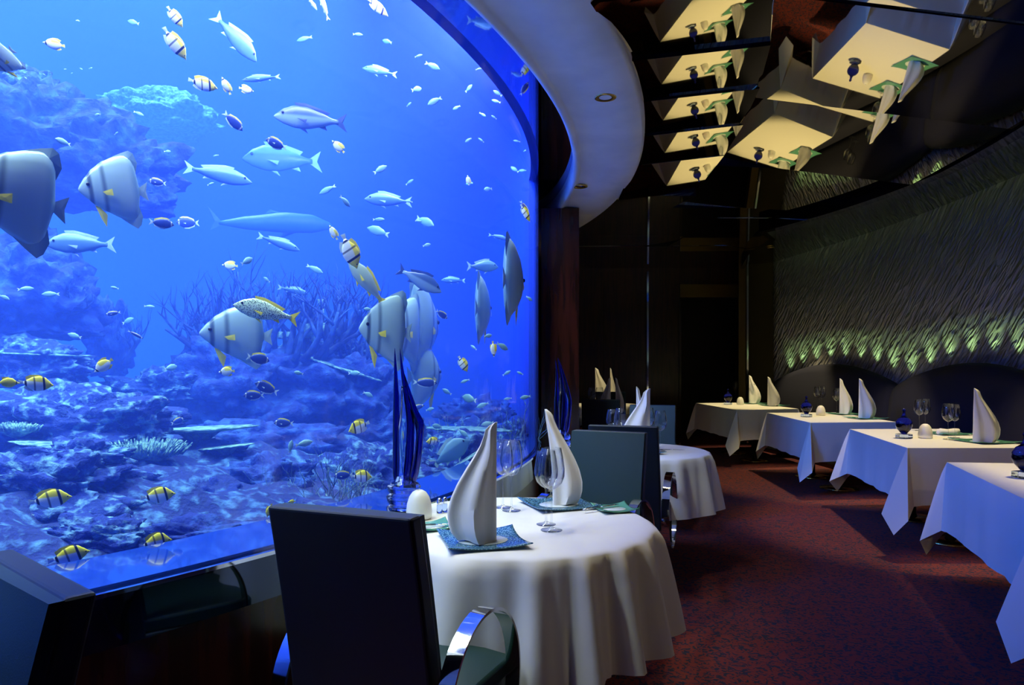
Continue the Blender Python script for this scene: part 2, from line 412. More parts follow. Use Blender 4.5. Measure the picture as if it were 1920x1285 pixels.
# raised coffer over the banquette
def yarc(rho, n, y0, y1): return [cyl(rho, yang(y0 + (y1 - y0) * k / n, rho)) for k in range(n + 1)]
inner = [(q.x, q.y) for q in yarc(9.10, 30, -2.4, 7.9)] + [(3.08, 8.5), (3.2, 9.3), (3.42, 10.3), (3.66, 11.2)]
outer = [(q.x + .12, q.y) for q in WC][::1]
o = slab('ceiling_coffer', inner + [(3.95, 12.3), (4.1, FW)] + [(5.2, FW)] + outer, Z_COFFER, Z_COFFER + .08, M['ripple']); struct(o)
rings = []
beam_pts = [(q.x, q.y) for q in yarc(9.12, 50, -2.4, 7.9)] + [(3.08, 8.5), (3.2, 9.3), (3.42, 10.3), (3.66, 11.2), (3.95, 12.28)]
for q in beam_pts:
    d = (Vector(q) - TC).normalized(); a = Vector(q); zc = ceil_z(a.y) - .10
    rings.append([Vector((a.x, a.y, zc)), Vector((a.x + d.x*.10, a.y + d.y*.10, zc)), Vector((a.x + d.x*.10, a.y + d.y*.10, Z_COFFER + .05)), Vector((a.x, a.y, Z_COFFER + .05))])
o = MB().loft(rings).obj('trim_10', M['black_gloss']); struct(o); flat_shade_by_angle(o)
# ceiling beyond the last facets, and behind the viewer
bm_ = MB(); fp = [(-1.0, 10.35), (0.4, 10.15), (3.0, 9.9), (3.42, 10.3), (3.66, 11.2), (3.98, 12.3), (4.1, FW), (-1.0, FW)]
bm_.loft([[Vector((x, y, ceil_z(y))) for x, y in fp], [Vector((x, y, ceil_z(y) + .1)) for x, y in fp]])
bm_.loft([[Vector((x, y, ceil_z(y) + .004)) for x, y in ((2.9, 7.6), (3.1, 8.6), (3.25, 9.35), (3.45, 10.35), (2.2, 10.4), (2.2, 7.6))], [Vector((x, y, ceil_z(y) + .1)) for x, y in ((2.9, 7.6), (3.1, 8.6), (3.25, 9.35), (3.45, 10.35), (2.2, 10.4), (2.2, 7.6))]])
o = bm_.obj('ceiling_far', M['mirror'], None, False); struct(o)
o = slab('ceiling_near', [(-11.3, -3.2), (6, -3.2), (3.2, -2.0), (-3.5, -1.6), (-5.4, -1.0), (-11.3, -0.9)], 2.84, 2.92, M['mirror']); struct(o)
# scalloped navy banquette along the wall
seat_s0, seat_s1 = 0.25, WS[-1] - 0.3
peaks = []
def s_of(px):      # distance along the wall where it shows at a column of the photograph
    best = min(range(len(WC)), key=lambda i: abs(WC[i].x / WC[i].y - (px - 960) / F_PX) if WC[i].y > 0.5 else 9)
    return WS[best]
valleys = [s_of(1466), s_of(1697)]
step = valleys[1] - valleys[0]
valleys = [valleys[0] - step, valleys[0], valleys[1]] 
while valleys[-1] < seat_s1: valleys.append(valleys[-1] + step * 0.93)
for k in range(len(valleys) - 1):
    a, c = max(valleys[k], seat_s0) + .005, min(valleys[k + 1], seat_s1) - .005
    if c - a < .3: continue
    mid, half = (valleys[k] + valleys[k + 1]) / 2, (valleys[k + 1] - valleys[k]) / 2
    n = 28; rings = []; srings = []
    for i in range(n + 1):
        s = a + (c - a) * i / n; u = (s - mid) / half
        h = 1.10 + 0.27 * math.cos(u * PI / 2) ** 0.8 if abs(u) < 1 else 1.10
        bul = 0.05 * (1 - u * u)
        q, d, nn = wall_n(s)
        def pt(off, z): return Vector((q.x + nn.x * off, q.y + nn.y * off, z))
        rings.append([pt(.03, .30), pt(.26 + bul, .30), pt(.26 + bul, .60), pt(.21 + bul, h - .12), pt(.17 + bul, h - .03), pt(.12, h), pt(.06, h - .02), pt(.03, h - .06)])
        srings.append([pt(.27, .12), pt(.56, .12), pt(.58, .30), pt(.57, .44), pt(.52, .48), pt(.30, .48), pt(.27, .44)])
    names = ['in front of the bronze column', 'behind the farthest square table', 'behind the third square table', 'right of frame']
    cen = wall_n((a + c) / 2)
    t = thing('banquette', (cen[0].x, cen[0].y, 0), 0, 'navy banquette with arched back, ' + names[min(k, 3)] + ('' if k < 4 else ' (%s one past the frame)' % ('first', 'next', 'last')[min(k - 4, 2)]), 'banquette', 'scalloped banquettes along the textured wall')
    off = Vector((cen[0].x, cen[0].y, 0))
    MB().loft([[v - off for v in r] for r in rings]).obj('backrest', M['navy'], t)
    MB().loft([[v - off for v in r] for r in srings]).obj('seat', M['navy'], t)
    bb = MB().loft([[v - off for v in (r[0] + Vector((0, 0, -.12)), r[1] + Vector((0, 0, -.12)), r[1], r[0])] for r in srings]); bb.obj('base', M['black'], t)
# pin lamps standing on the back of the banquette, washing up the relief
lamp_px = [1484, 1515, 1541, 1568, 1595, 1622, 1653, 1694, 1728, 1758, 1794, 1833, 1874, 1916]
ss = [s_of(p) for p in lamp_px]
# even spacing along the wall that follows those columns
ss = [ss[0] + (ss[-1] - ss[0]) * k / (len(ss) - 1) for k in range(len(ss))]
ss += [ss[-1] + (ss[1] - ss[0]) * k for k in range(1, 9)]
def b_height(s):
    for k in range(len(valleys) - 1):
        if valleys[k] <= s <= valleys[k + 1]:
            mid, half = (valleys[k] + valleys[k + 1]) / 2, (valleys[k + 1] - valleys[k]) / 2
            return 1.10 + 0.27 * math.cos((s - mid) / half * PI / 2) ** 0.8
    return 1.1
lampkind = None
for k, s in enumerate(ss):
    if s > seat_s1: break
    q, d, nn = wall_n(s); h = b_height(s)
    loc = Vector((q.x + nn.x * .075, q.y + nn.y * .075, h - .03))
    l = spot('wall_uplight', (q.x + nn.x * .10, q.y + nn.y * .10, h + .012), (q.x + nn.x * .015, q.y + nn.y * .015, h + .5), 5.5, (0.62, 1.0, 0.36), 70, 1.0, 0.01)
# ------------------------------------------------------------ chairs
def make_chair():
    """local frame: origin on the floor under the back, facing +y; upholstered panel back, chrome hoop arms"""
    t = thing('dining_chair', (0, 0, 0), 0, 'teal leather dining chair with chrome hoop arms', 'chair', 'teal dining chairs with hoop arms')
    W = 0.20
    def ring(y0, z, wd, th):
        return [Vector((-wd, y0 - th, z)), Vector((wd, y0 - th, z)), Vector((wd, y0 + th, z)), Vector((-wd, y0 + th, z))]
    b = MB(); rr = []
    for k in range(9):
        f = k / 8; z = 0.40 + 0.60 * f; y0 = 0.11 - 0.115 * f ** 1.3
        rr.append(ring(y0, z, W - 0.004 * f, 0.030 - 0.006 * f))
    b.loft(rr); bk = b.obj('backrest', M['navy_edge'], t, False); bevel(bk, .009, 3)
    b = MB(); rr = []
    for k in range(9):
        f = k / 8; z = 0.50 + 0.497 * f; y0 = 0.11 - 0.115 * (z - .4) ** 1.3 / .6 ** 1.3 + 0.030
        wd = W - 0.007
        rr.append([Vector((-wd, y0 - .01, z)), Vector((wd, y0 - .01, z)), Vector((wd, y0 + .010, z)), Vector((0, y0 + .016, z)), Vector((-wd, y0 + .010, z))])
    b.loft(rr); o = b.obj('back_pad', M['teal'], t); o['label'] = 'teal leather front pad'; flat_shade_by_angle(o, 50)
    b = MB(); b.box((-W + .002, 0.09, 0.395), (W - .002, 0.53, 0.455)); o = b.obj('seat_base', M['navy_edge'], t, False); bevel(o, .012, 3)
    b = MB(); rr = []
    for k in range(7):
        f = k / 6; y = 0.115 + 0.415 * f; wd = W - 0.008 + 0.02 * f
        cr = 0.012 * math.sin(PI * f)
        rr.append([Vector((-wd, y, .452)), Vector((wd, y, .452)), Vector((wd, y, .498)), Vector((wd*.6, y, .508 + cr)), Vector((-wd*.6, y, .508 + cr)), Vector((-wd, y, .498))])
    b.loft(rr); o = b.obj('seat', M['teal'], t); flat_shade_by_angle(o, 50); bevel(o, .008, 2)
    for sx in (-1, 1):
        R0, hw, th = 0.222, 0.021, 0.004; cy_, cz_ = 0.27, 0.485; n = 56; rr = []
        for k in range(n + 1):
            a = 2 * PI * k / n; ca, sa = math.cos(a), math.sin(a)
            x0 = sx * (W + 0.028)
            rr.append([Vector((x0 + dx, cy_ + (R0 + dr) * ca, cz_ + (R0 + dr) * sa)) for dx, dr in ((-hw, -th), (hw, -th), (hw, th), (-hw, th))])
        o = MB().loft(rr, cap=False).obj('armrest', M['chrome'], t); flat_shade_by_angle(o); o['label'] = 'chrome hoop arm'
    for sx in (-1, 1):
        for y in (0.13, 0.47):
            o = MB().tube([(sx * .165, y, .40), (sx * .175, y + (.02 if y > .3 else -.03), .012)], [.013, .010], 12).obj('leg', M['chrome'], t)
            o['label'] = 'chrome leg'
    return t
CH = Kind(make_chair)
def face(loc, tgt):       # rotation so that local +y looks at the target
    d = Vector(tgt) - Vector(loc); return math.atan2(d.y, d.x) - PI / 2

# ------------------------------------------------------------ tables and their cloths
def round_table(c, label, cl_label, r=0.51, hem=0.385, seed=1, folds=15, tgroup='round tables by the tank', cgroup='round tablecloths'):
    t = thing('round_table', (c[0], c[1], 0), 0, label, 'table', tgroup)
    MB().lathe([(.02, .722), (r - .05, .722), (r - .042, .73), (r - .042, .742), (r - .05, .745), (.02, .745)], 48).obj('tabletop', M['dark_wood'], t)
    MB().lathe([(.05, .03), (.035, .08), (.035, .69), (.12, .722)], 24).obj('column', M['chrome'], t)
    MB().lathe([(.25, 0), (.25, .012), (.08, .03), (.05, .03)], 36).obj('base', M['chrome'], t)
    rnd = random.Random(seed); n = 240; rows = 22
    ph = [rnd.uniform(0, 2 * PI) for _ in range(4)]; am = [rnd.uniform(.7, 1.3) for _ in range(folds + 2)]
    b = MB(); rings = []
    for fr in (.0, .25, .5, .75, .92): rings.append([Vector((max(fr, .001) * r * math.cos(2*PI*k/n), max(fr, .001) * r * math.sin(2*PI*k/n), .752)) for k in range(n)])
    for j in range(rows + 1):
        f = j / rows; ring = []
        for k in range(n):
            a = 2 * PI * k / n
            u = a * folds / (2 * PI) + .35 * math.sin(a * 2 + ph[0]) + .25 * math.sin(a * 3 + ph[1])
            i0 = int(math.floor(u)) % folds; i1 = (i0 + 1) % folds; ft = u - math.floor(u)
            A = am[i0] * (1 - ft) + am[i1] * ft
            wv = math.cos(2 * PI * u); wv = wv if wv > 0 else wv * .75
            wv += .35 * math.sin(4 * PI * u + ph[2])
            grow = f ** .45
            rad = r + .012 * min(1, f * 8) + .052 * f + A * .034 * wv * grow
            z = .752 - (.752 - hem) * f + (.006 * wv * f)
            if f < .09: rad = r - .012 + (.024 + A * .034 * wv * .09 ** .45 * f / .09) * math.sin(f / .09 * PI / 2); z = .752 - (.752 - hem) * f * f / .09
            ang = a + .02 * math.sin(2 * PI * u) * f
            w_ = Vector((c[0] + rad * math.cos(ang), c[1] + rad * math.sin(ang))); dv = w_ - TC
            if dv.length < TR + .022: w_ = TC + dv * ((TR + .022) / dv.length)
            ring.append(Vector((w_.x - c[0], w_.y - c[1], z)))
        rings.append(ring)
    b.loft(rings, cap=False)
    b.f.append(tuple(range(n)))
    o = b.obj('tablecloth', M['cloth']); o.location = (c[0], c[1], 0)
    tag(o, cl_label, 'tablecloth', cgroup)
    return t

def square_cloth(A, Bv, Cv, Dv, name_label, group, drop=.40, seed=0):
    """A-B-C-D: table corners in order (counter-clockwise); drapes with a hanging point at each corner"""
    P = [Vector((p[0], p[1])) for p in (A, Bv, Cv, Dv)]; cen = sum(P, Vector((0, 0))) / 4
    rnd = random.Random(seed); top, hem = [], []
    for i in range(4):
        p, pn, pp = P[i], P[(i + 1) % 4], P[i - 1]
        a = (pn - p); la = a.length; a.normalize(); bb = (pp - p).normalized()
        nA = -bb; nB = -a                                   # outward of side A is away from b
        s1, s2, s3 = rnd.uniform(.85, 1.2), rnd.uniform(.85, 1.2), rnd.uniform(.9, 1.15)
        H = [(bb * .26 + nB * .012, drop, bb * .26), (bb * .10 + nB * .018, drop + .005, bb * .06), (bb * .045 + nB * .03, drop + .01, bb * .01),
             (nB * .15 * s1 + nA * .0 + bb * .02, drop + .07, nB * .0), (nB * .135 * s3 + nA * .08, drop + .20, nB * 0), (nB * .04 + nA * .15 * s2, drop + .09, nA * 0),
             (nA * .035 + a * .035, drop + .01, a * .01), (nA * .02 + a * .10, drop + .005, a * .06), (nA * .012 + a * .27, drop, a * .27)]
        for off, d, tp in H:
            top.append(p + tp); hem.append((p + off, d))
        m_ = 10
        for k in range(1, m_):
            q = p + a * (.27 + (la - .53) * k / m_); wv = .008 * math.sin(k * 1.7 + seed)
            top.append(q); hem.append((q + nA * (.012 + wv), drop + .004 * math.sin(k * 2.1)))
    # refine by Catmull-Rom sampling around the loop
    n = len(top); sub = 4; T2, H2, D2 = [], [], []
    def cr(a, b, c, d, t): return .5 * ((2*b) + (c-a)*t + (2*a-5*b+4*c-d)*t*t + (3*b-a-3*c+d)*t**3)
    for i in range(n):
        for k in range(sub):
            t = k / sub; j = [(i + q) % n for q in (-1, 0, 1, 2)]
            T2.append(top[j[1]].lerp(top[j[2]], t)); H2.append(hem[j[1]][0].lerp(hem[j[2]][0], t)); D2.append(hem[j[1]][1] * (1 - t) + hem[j[2]][1] * t)
    N_ = len(T2); rows = 14; rings = []
    for fr in (.0, .5, .96): rings.append([Vector((*(cen + (q - cen) * max(fr, .002)), .7525)) for q in T2])
    for j in range(rows + 1):
        f = j / rows; ring = []
        for q, h, d in zip(T2, H2, D2):
            out = (q - cen).normalized() * .008
            e = f ** .92
            xy = q.lerp(h, e) + out * min(1, f * 6)
            z = .7525 - d * f
            ring.append(Vector((xy.x, xy.y, z)))
        rings.append(ring)
    b = MB(); b.loft(rings, cap=False); b.f.append(tuple(range(N_)))
    b.v = [v - Vector((cen.x, cen.y, 0)) for v in b.v]
    o = b.obj('tablecloth', M['cloth']); o.location = (cen.x, cen.y, 0); flat_shade_by_angle(o, 24)
    tag(o, name_label, 'tablecloth', group); return o
def square_table(A, Bv, Cv, Dv, label, cl_label, seed):
    P = [Vector((p[0], p[1])) for p in (A, Bv, Cv, Dv)]; cen = sum(P, Vector((0, 0))) / 4
    t = thing('square_table', (cen.x, cen.y, 0), 0, label, 'table', 'square tables along the banquette')
    q = [cen + (p - cen) * .86 - cen for p in P]
    MB().loft([[Vector((v.x, v.y, z)) for v in q] for z in (.715, .747)]).obj('tabletop', M['dark_wood'], t, False)
    ax = (P[3] - P[0]).normalized()
    for s in (-.42, .42):
        d = ax * s
        MB().lathe([(.04, .025), (.03, .06), (.03, .70), (.09, .715)], 20, (d.x, d.y, 0)).obj('column', M['black'], t)
        MB().lathe([(.20, 0), (.20, .012), (.07, .025), (.04, .025)], 32, (d.x, d.y, 0)).obj('base', M['brass'], t)
    square_cloth(A, Bv, Cv, Dv, cl_label, 'white cloths on the square tables', .40, seed)
    return cen

MT = (0.010, 2.64)
round_table(MT, 'round pedestal table hidden under the white cloth nearest the viewer, against the tank', 'large round white tablecloth in deep folds, nearest the viewer', seed=3)
T2C = (0.84, 4.91)
round_table(T2C, 'second round pedestal table, behind the teal chair back', 'round white tablecloth of the second table, hanging behind the teal chair', seed=8)
T3C = (1.18, 8.2)
round_table(T3C, 'third round pedestal table, beyond the second one by the pillar', 'blue-lit round white cloth on the third table, just right of the pillar', seed=12)
T4C = (1.42, 10.9)
round_table(T4C, 'farthest round pedestal table, nearly hidden behind the others', 'farthest round white cloth, a yellow-lit strip behind the far teal chair', seed=15)

# chairs: two at each round table, plus the one at the left edge of the picture
u = Vector((.45, .89)).normalized()
p = (-0.390, 1.635); CH.put((p[0], p[1], 0), face(p, MT) , 'dark chair seen from behind at the near round table, one hoop arm showing')
p = (0.50, 3.64); CH.put((p[0], p[1], 0), face(p, MT), 'teal chair facing the viewer across the near round table')
p = (0.625, 3.99); CH.put((p[0], p[1], 0), face(p, (T2C[0] + .10, T2C[1])), 'dark chair back to back with the teal one, its hoop arm over the carpet')
p = (1.22, 6.15); CH.put((p[0], p[1], 0), face(p, T2C), 'teal chair on the far side of the second round table')
p = (0.90, 7.2); CH.put((p[0], p[1], 0), face(p, T3C), 'chair seen from behind at the third round table, mostly hidden')
p = (1.30, 9.35); CH.put((p[0], p[1], 0), face(p, T3C), 'small far teal chair behind the third round table')
p = (-0.775, 1.145); CH.put((p[0], p[1], 0), math.atan2(-.77, -.64) - PI / 2, 'dark blue-lit chair cut off at the lower left corner')

# square tables along the banquette (near-left, near-right, far-right, far-left)
SQ = [((3.00, 9.45), (3.93, 9.74), (3.86, 11.45), (2.93, 11.3)),
      ((3.08, 7.32), (4.02, 7.42), (4.10, 8.98), (3.20, 8.9)),
      ((2.81, 5.04), (3.76, 5.04), (4.00, 6.60), (3.13, 6.57)),
      ((2.16, 2.87), (3.05, 2.72), (3.50, 4.18), (2.63, 4.29))]
nm = ['farthest of the four square tables, beside the bronze column', 'second square table from the far end', 'third square table, in front of the streaked wall', 'nearest one, cut off at the right edge']
cn = ['small square white cloth, farthest down the banquette', 'square white cloth with a yellow-lit corner, second from the far end', 'square white cloth with a long hanging corner point, third from the far end', 'square white cloth cut by the right edge, its blue side largest']
SQC = []
for i, q in enumerate(SQ): SQC.append(square_table(*q, 'dark pedestal table under a cloth, ' + nm[i], cn[i], 20 + i))
# downlights set in the coffer above each square table
def make_downlight():
    t = thing('recessed_downlight', (0, 0, 0), 0, 'recessed downlight', 'ceiling light', 'recessed downlights')
    MB().lathe([(.034, .0), (.052, -.004), (.058, -.002), (.058, .006), (.034, .006)], 32, cap=False).obj('trim_ring', M['brass'], t)
    MB().lathe([(.001, .045), (.022, .042), (.034, .004), (.038, .004), (.03, .05), (.001, .052)], 28, cap=False).obj('reflector', M['chrome'], t)
    return t
DL = Kind(make_downlight)
for i, c in enumerate(SQC):
    z = Z_COFFER - .012
    x, y = max(c.x + .06, (2.82, 3.2, 3.3, 3.66)[[3, 2, 1, 0][i]] + .16), c.y
    DL.put((x, y, z), 0, 'downlight in the coffer above the ' + ('farthest', 'second farthest', 'third farthest', 'nearest')[i] + ' square table')
    spot('table_light', (x, y, z - .03), (x - .05, y, 0), (270, 240, 240, 215)[i], WARM, 58, 0.45, 0.03)
# the two in the white ring that show, and one nearer the viewer; they light the round tables
for (px, py, lab) in ((1135, 181, 'brass rimmed downlight in the white ring, the larger near one'), (1088, 349, 'small far downlight in the white ring, above the pillar')):
    yy = F_PX * (Z_RING - CAM_Z) / (HOR - py); xx = (px - 960) / F_PX * yy
    DL.put((xx, yy, Z_RING - .006), 0, lab)
spot('ring_light', (0.49, 3.75, Z_RING - .03), (0.45, 4.2, 0), 20, WARM, 80, 0.8, 0.03)
q = cyl(TR + .46, yang(2.5, TR + .46)); DL.put((q.x, q.y, Z_RING - .006), 0, 'downlight in the white ring nearest the viewer, outside the picture')
spot('ring_light', (q.x, q.y, Z_RING - .03), (0.12, 2.66, .75), 32, (1.0, .74, .30), 60, 0.7, 0.03)
spot('ring_light', (0.54, 5.61, Z_RING - .03), (0.95, 5.2, 0), 16, (1.0, .86, .66), 70, 0.8, 0.03)

# unseen warm spots added behind and beside the viewer, warming the cloth sides
for x, y, tx, ty, pw, dg in ((2.1, 1.3, .4, 2.7, 26, 40), (1.2, -0.6, 3.1, 5.6, 60, 40), (1.4, 1.9, 3.2, 4.6, 30, 44)):
    spot('warm_fill', (x, y, Z_CEIL - .10), (tx, ty, .35), pw, (1.0, .74, .38), dg, .8, .05)
# ------------------------------------------------------------ tableware
ZT = 0.7535
def at(px, py, z):
    """the point at height z that shows at (px, py)"""
    y = F_PX * (CAM_Z - z) / (py - HOR); return Vector(((px - 960) / F_PX * y, y, z))

def make_wine_glass():
    t = thing('wine_glass', (0, 0, 0), 0, 'clear wine glass', 'glass', 'wine glasses')
    MB().lathe([(.0005, .0), (.036, .0), (.0375, .0015), (.036, .003), (.012, .006), (.0045, .014)], 40, cap=False).obj('foot', M['glass'], t)
    MB().lathe([(.0045, .014), (.0032, .04), (.0030, .11), (.0042, .134), (.007, .140)], 16, cap=False).obj('stem', M['glass'], t)
    out = [(.007, .140), (.020, .147), (.036, .163), (.0445, .186), (.0450, .212), (.0400, .248), (.0335, .282)]
    inn = [(r - .0013, z + (.0015 if i < 3 else 0)) for i, (r, z) in enumerate(out)][::-1]
    MB().lathe(out + [(.0318, .2825)] + inn, 44, cap=False).obj('bowl', M['glass'], t)
    return t
WG = Kind(make_wine_glass)
def napkin_mesh(W, H, seed=0, lean=0.0, mirror=1):
    """tall sail fold: straight spine, curved belly, twisted tip"""
    rnd = random.Random(seed); b = MB(); rings = []
    prof = [(0, .80), (.06, .92), (.14, .985), (.24, 1.0), (.36, .93), (.48, .80), (.60, .63), (.70, .48), (.80, .34), (.88, .27), (.94, .24), (.975, .15), (1.0, .03)]
    def wid(t):
        for (a, u), (c, v) in zip(prof[:-1], prof[1:]):
            if t <= c: return u + (v - u) * (t - a) / (c - a)
        return .03
    n = 28
    for j in range(31):
        t = j / 30; w_ = wid(t) * W; d = W * (.30 * (1 - t) ** .7 + .07); ring = []
        tw = .5 * max(0, t - .75) * 4
        for k in range(n):
            a = 2 * PI * k / n; ca, sa = math.cos(a), math.sin(a)
            x = w_ * (.5 + .5 * ca)
            y = d * sa * (.45 + .55 * (.5 - .5 * ca) ** .5)
            pl = .13 * W * math.sin(ca * 5.0 + 1.1 * t + (1.5 if sa > 0 else 0)) * (1 - t) ** .4 * abs(sa) ** .5
            y += pl * (1 if sa > 0 else -.8)
            x2 = x - lean * W * t ** 2
            c0, s0 = math.cos(tw), math.sin(tw)
            ring.append(Vector((mirror * (x2 * (1 if tw == 0 else c0) + (0 if tw == 0 else y * s0)), y * c0 - (x * .0), H * t + .01 * H * math.sin(ca * 3) * (1 - t))))
        rings.append(ring)
    b.loft(rings); return b
def napkin(loc, rz, W, H, label, group, seed=0, lean=0.0, mirror=1):
    o = napkin_mesh(W, H, seed, lean, mirror).obj('napkin', M['napkin']); flat_shade_by_angle(o, 60)
    o.location = loc; o.rotation_euler = (0, 0, rz); tag(o, label, 'napkin', group); return o
def plate_mesh(S, up=.008):
    """square slumped glass: corners lifted, sides drawn in; returns rim and centre"""
    n = 24
    def P(u, v, dz=0):
        k = .06; x = u * (1 - k * (1 - abs(u)) * 0 - k * (1 - v * v) * abs(u) ** 2); y = v * (1 - k * (1 - u * u) * abs(v) ** 2)
        r = math.hypot(u, v); z = up * max(0, (r - .75)) ** 1.5 * 3.2 + .004 * max(0, r - .5)
        return Vector((x * S / 2, y * S / 2, .004 + z + dz))
    b = MB(); vs = []; fs = []
    for dz in (0, -.004):
        for i in range(n + 1):
            for j in range(n + 1): vs.append(P(-1 + 2*i/n, -1 + 2*j/n, dz))
    m1 = (n + 1) ** 2
    for i in range(n):
        for j in range(n):
            a = i*(n+1)+j; q = (a, a+n+1, a+n+2, a+1); fs.append(q); fs.append(tuple(m1 + k for k in reversed(q)))
    edge = [i*(n+1) for i in range(n+1)] + [n*(n+1)+j for j in range(1, n+1)] + [i*(n+1)+n for i in range(n-1, -1, -1)] + [j for j in range(n-1, 0, -1)]
    for a, c in zip(edge, edge[1:] + edge[:1]): fs.append((a, c, c + m1, a + m1))
    b.add(vs, fs); return b
def plate(loc, rz, S, label, group, rim='plate_blue', ctr='plate_white'):
    t = thing('glass_plate', loc, rz, label, 'plate', group)
    plate_mesh(S).obj('rim', M[rim], t)
    o = MB().lathe([(.001, .006), (S * .30, .0062), (S * .31, .0052)], 40, cap=False, sx=1, sy=.8).obj('centre', M[ctr], t); o['label'] = 'pale smooth centre of the plate'
    return t
def knife(loc, rz, label, L_=.19):
    t = thing('table_knife', loc, rz, label, 'knife', 'butter knives')
    MB().loft([[Vector((x, sy * w_, z)) for sy, z in ((-1, 0), (1, 0), (1, th), (-1, th))] for x, w_, th in ((-L_*.52, .004, .004), (-L_*.4, .0055, .006), (-.01, .0035, .005))]).obj('handle', M['chrome'], t)
    MB().loft([[Vector((x, sy * w_, .002 + z)) for sy, z in ((-1, 0), (1, 0), (1, .001), (-1, .001))] for x, w_ in ((-.01, .0035), (.01, .007), (L_*.35, .009), (L_*.48, .002))]).obj('blade', M['chrome'], t)
    return t
def make_dome():
    t = thing('candle_holder', (0, 0, 0), 0, 'cream porcelain dome', 'candle holder', 'porcelain domes on the tables')
    pr = [(.040, 0), (.0455, .004), (.0475, .025), (.044, .055), (.036, .080), (.025, .096), (.013, .103), (.010, .1035), (.010, .098), (.0125, .092)]
    MB().lathe([(.03, .001)] + pr, 40, cap=False).obj('shade', M['porcelain'], t)
    MB().lathe([(.011, .086), (.011, .094), (.001, .095)], 20).obj('inner_cup', M['black'], t)
    return t
DOME = Kind(make_dome)
def shaker(loc, label):
    t = thing('salt_shaker', loc, 0, label, 'shaker', 'salt and pepper shakers')
    MB().lathe([(.010, 0), (.0115, .003), (.0105, .03), (.009, .036)], 20).obj('jar', M['ice_glass'], t)
    MB().lathe([(.0098, .033), (.0105, .04), (.010, .052), (.006, .058), (.001, .059)], 20).obj('cap', M['chrome'], t)
    return t
# tall cobalt horn vase
def horn_vase(loc, rz, label, tines):
    t = thing('glass_sculpture', loc, rz, label, 'vase', 'tall blue glass horn vases')
    pr = [(.054, 0), (.067, .005), (.068, .028), (.054, .037), (.064, .046), (.069, .068), (.054, .080), (.063, .090), (.066, .108), (.055, .121), (.038, .130), (.030, .146)]
    MB().lathe(pr, 40).obj('base', M['ice_glass'], t)
    # clear pale body between the horns, with two dark edges that run on into points
    def off(z):            # centreline offset with height: a slow lean, a knuckle, then back
        f = (z - .10) / .55
        return .010 * math.sin(f * 4.2) + .012 * f - .055 * max(0, f - .45) ** 1.15
    rings = []
    for k in range(25):
        f = k / 24; z = .10 + .40 * f; wd = .031 + .014 * math.sin(PI * min(1, f * 1.1)); wd *= (1 - .75 * max(0, f - .55) / .45)
        rings.append([Vector((off(z) + wd * math.cos(a), .020 * (1 - .4 * f) * math.sin(a), z)) for a in [2*PI*q/20 for q in range(20)]])
    MB().loft(rings).obj('body', M['ice_glass'], t)
    for sx, top, spread, kn in tines:
        pts, rad = [], []
        for k in range(29):
            f = k / 28; z = .10 + (top - .10) * f
            wd = .031 + .017 * math.sin(PI * min(1, f * .95)); wd *= (1 - .70 * max(0, f - .45) / .55)
            x = off(z) + sx * wd + spread * max(0, f - .8) * .2
            if kn: x += .010 * math.exp(-((z - .355) / .035) ** 2)
            pts.append(Vector((x, .004 * math.sin(f * 5), z)))
            r_ = .0155 * (1 - f ** 2.6) + .0006
            if f < .12: r_ *= .45 + f * 4.6
            if kn: r_ *= 1 + .18 * math.exp(-((z - .355) / .03) ** 2)
            rad.append(r_)
        o = MB().tube(pts, rad, 14).obj('horn', M['navy_glass'], t); o['label'] = 'dark navy glass horn'
    return t
TINES = [(-1, .650, -.05, False), (1, .560, .02, True), (.25, .648, .16, False)]

# --- round table nearest the viewer
vp = Vector((-.425, 2.79, ZT)); horn_vase(vp, R_(-10), 'tall cobalt glass horn vase on clear stacked base, on the near round table', TINES)
d0 = at(786, 972, ZT); DOME.put(d0, 0, 'cream porcelain dome with a hole on top, beside the near horn vase', scale=1.04)
for px, py, l in ((824, 962, 'left one of the two tiny chrome-capped shakers'), (834, 960, 'right one of the two tiny chrome-capped shakers')): shaker(at(px, py, ZT), l)
c1 = at(905, 1016, ZT); c2 = at(1048, 948, ZT)
plate(c1, R_(14), .27, 'square blue speckled glass plate under the near left napkin', 'blue glass plates')
plate(c2, R_(20), .27, 'square blue speckled glass plate at the far side of the near table', 'blue glass plates')
napkin(at(931, 1011, ZT + .009) , PI + R_(8), .162, .385, 'tall white sail napkin with pointed dark-side tip, nearest the viewer', 'folded napkins', 1, 0, 1)
napkin(at(1037, 943, ZT + .009), R_(-14), .125, .39, 'tall white napkin with rolled tip, facing the near teal chair', 'folded napkins', 2, .30, 1)
bp = at(812, 990, ZT); plate(bp, R_(24), .14, 'small clear bread plate with a knife, left of the near napkin', 'bread plates', 'plate_green', 'plate_white')
knife(bp + Vector((.02, -.01, .012)), R_(15), 'silver butter knife on the small plate left of the near napkin')
bp = at(1152, 957, ZT); plate(bp, R_(14), .15, 'small curled glass bread plate at the right rim of the near table', 'bread plates', 'plate_green', 'plate_white')
knife(bp + Vector((-.05, .0, .012)), R_(35), 'dark-handled butter knife resting on the right bread plate')
for px, py, l, s in ((1034, 995, 'big clear wine glass in front of the far napkin, the nearest glass', 1.0), (1024, 984, 'clear wine glass just behind the nearest one, almost lined up with it', .93),
                  (959, 958, 'clear wine glass right of the near napkin, against the blue water', .97), (943, 952, 'clear wine glass half hidden behind the near napkin', .92)):
    q = at(px, py, ZT); WG.put(q, 0, l, scale=s * 1.03)

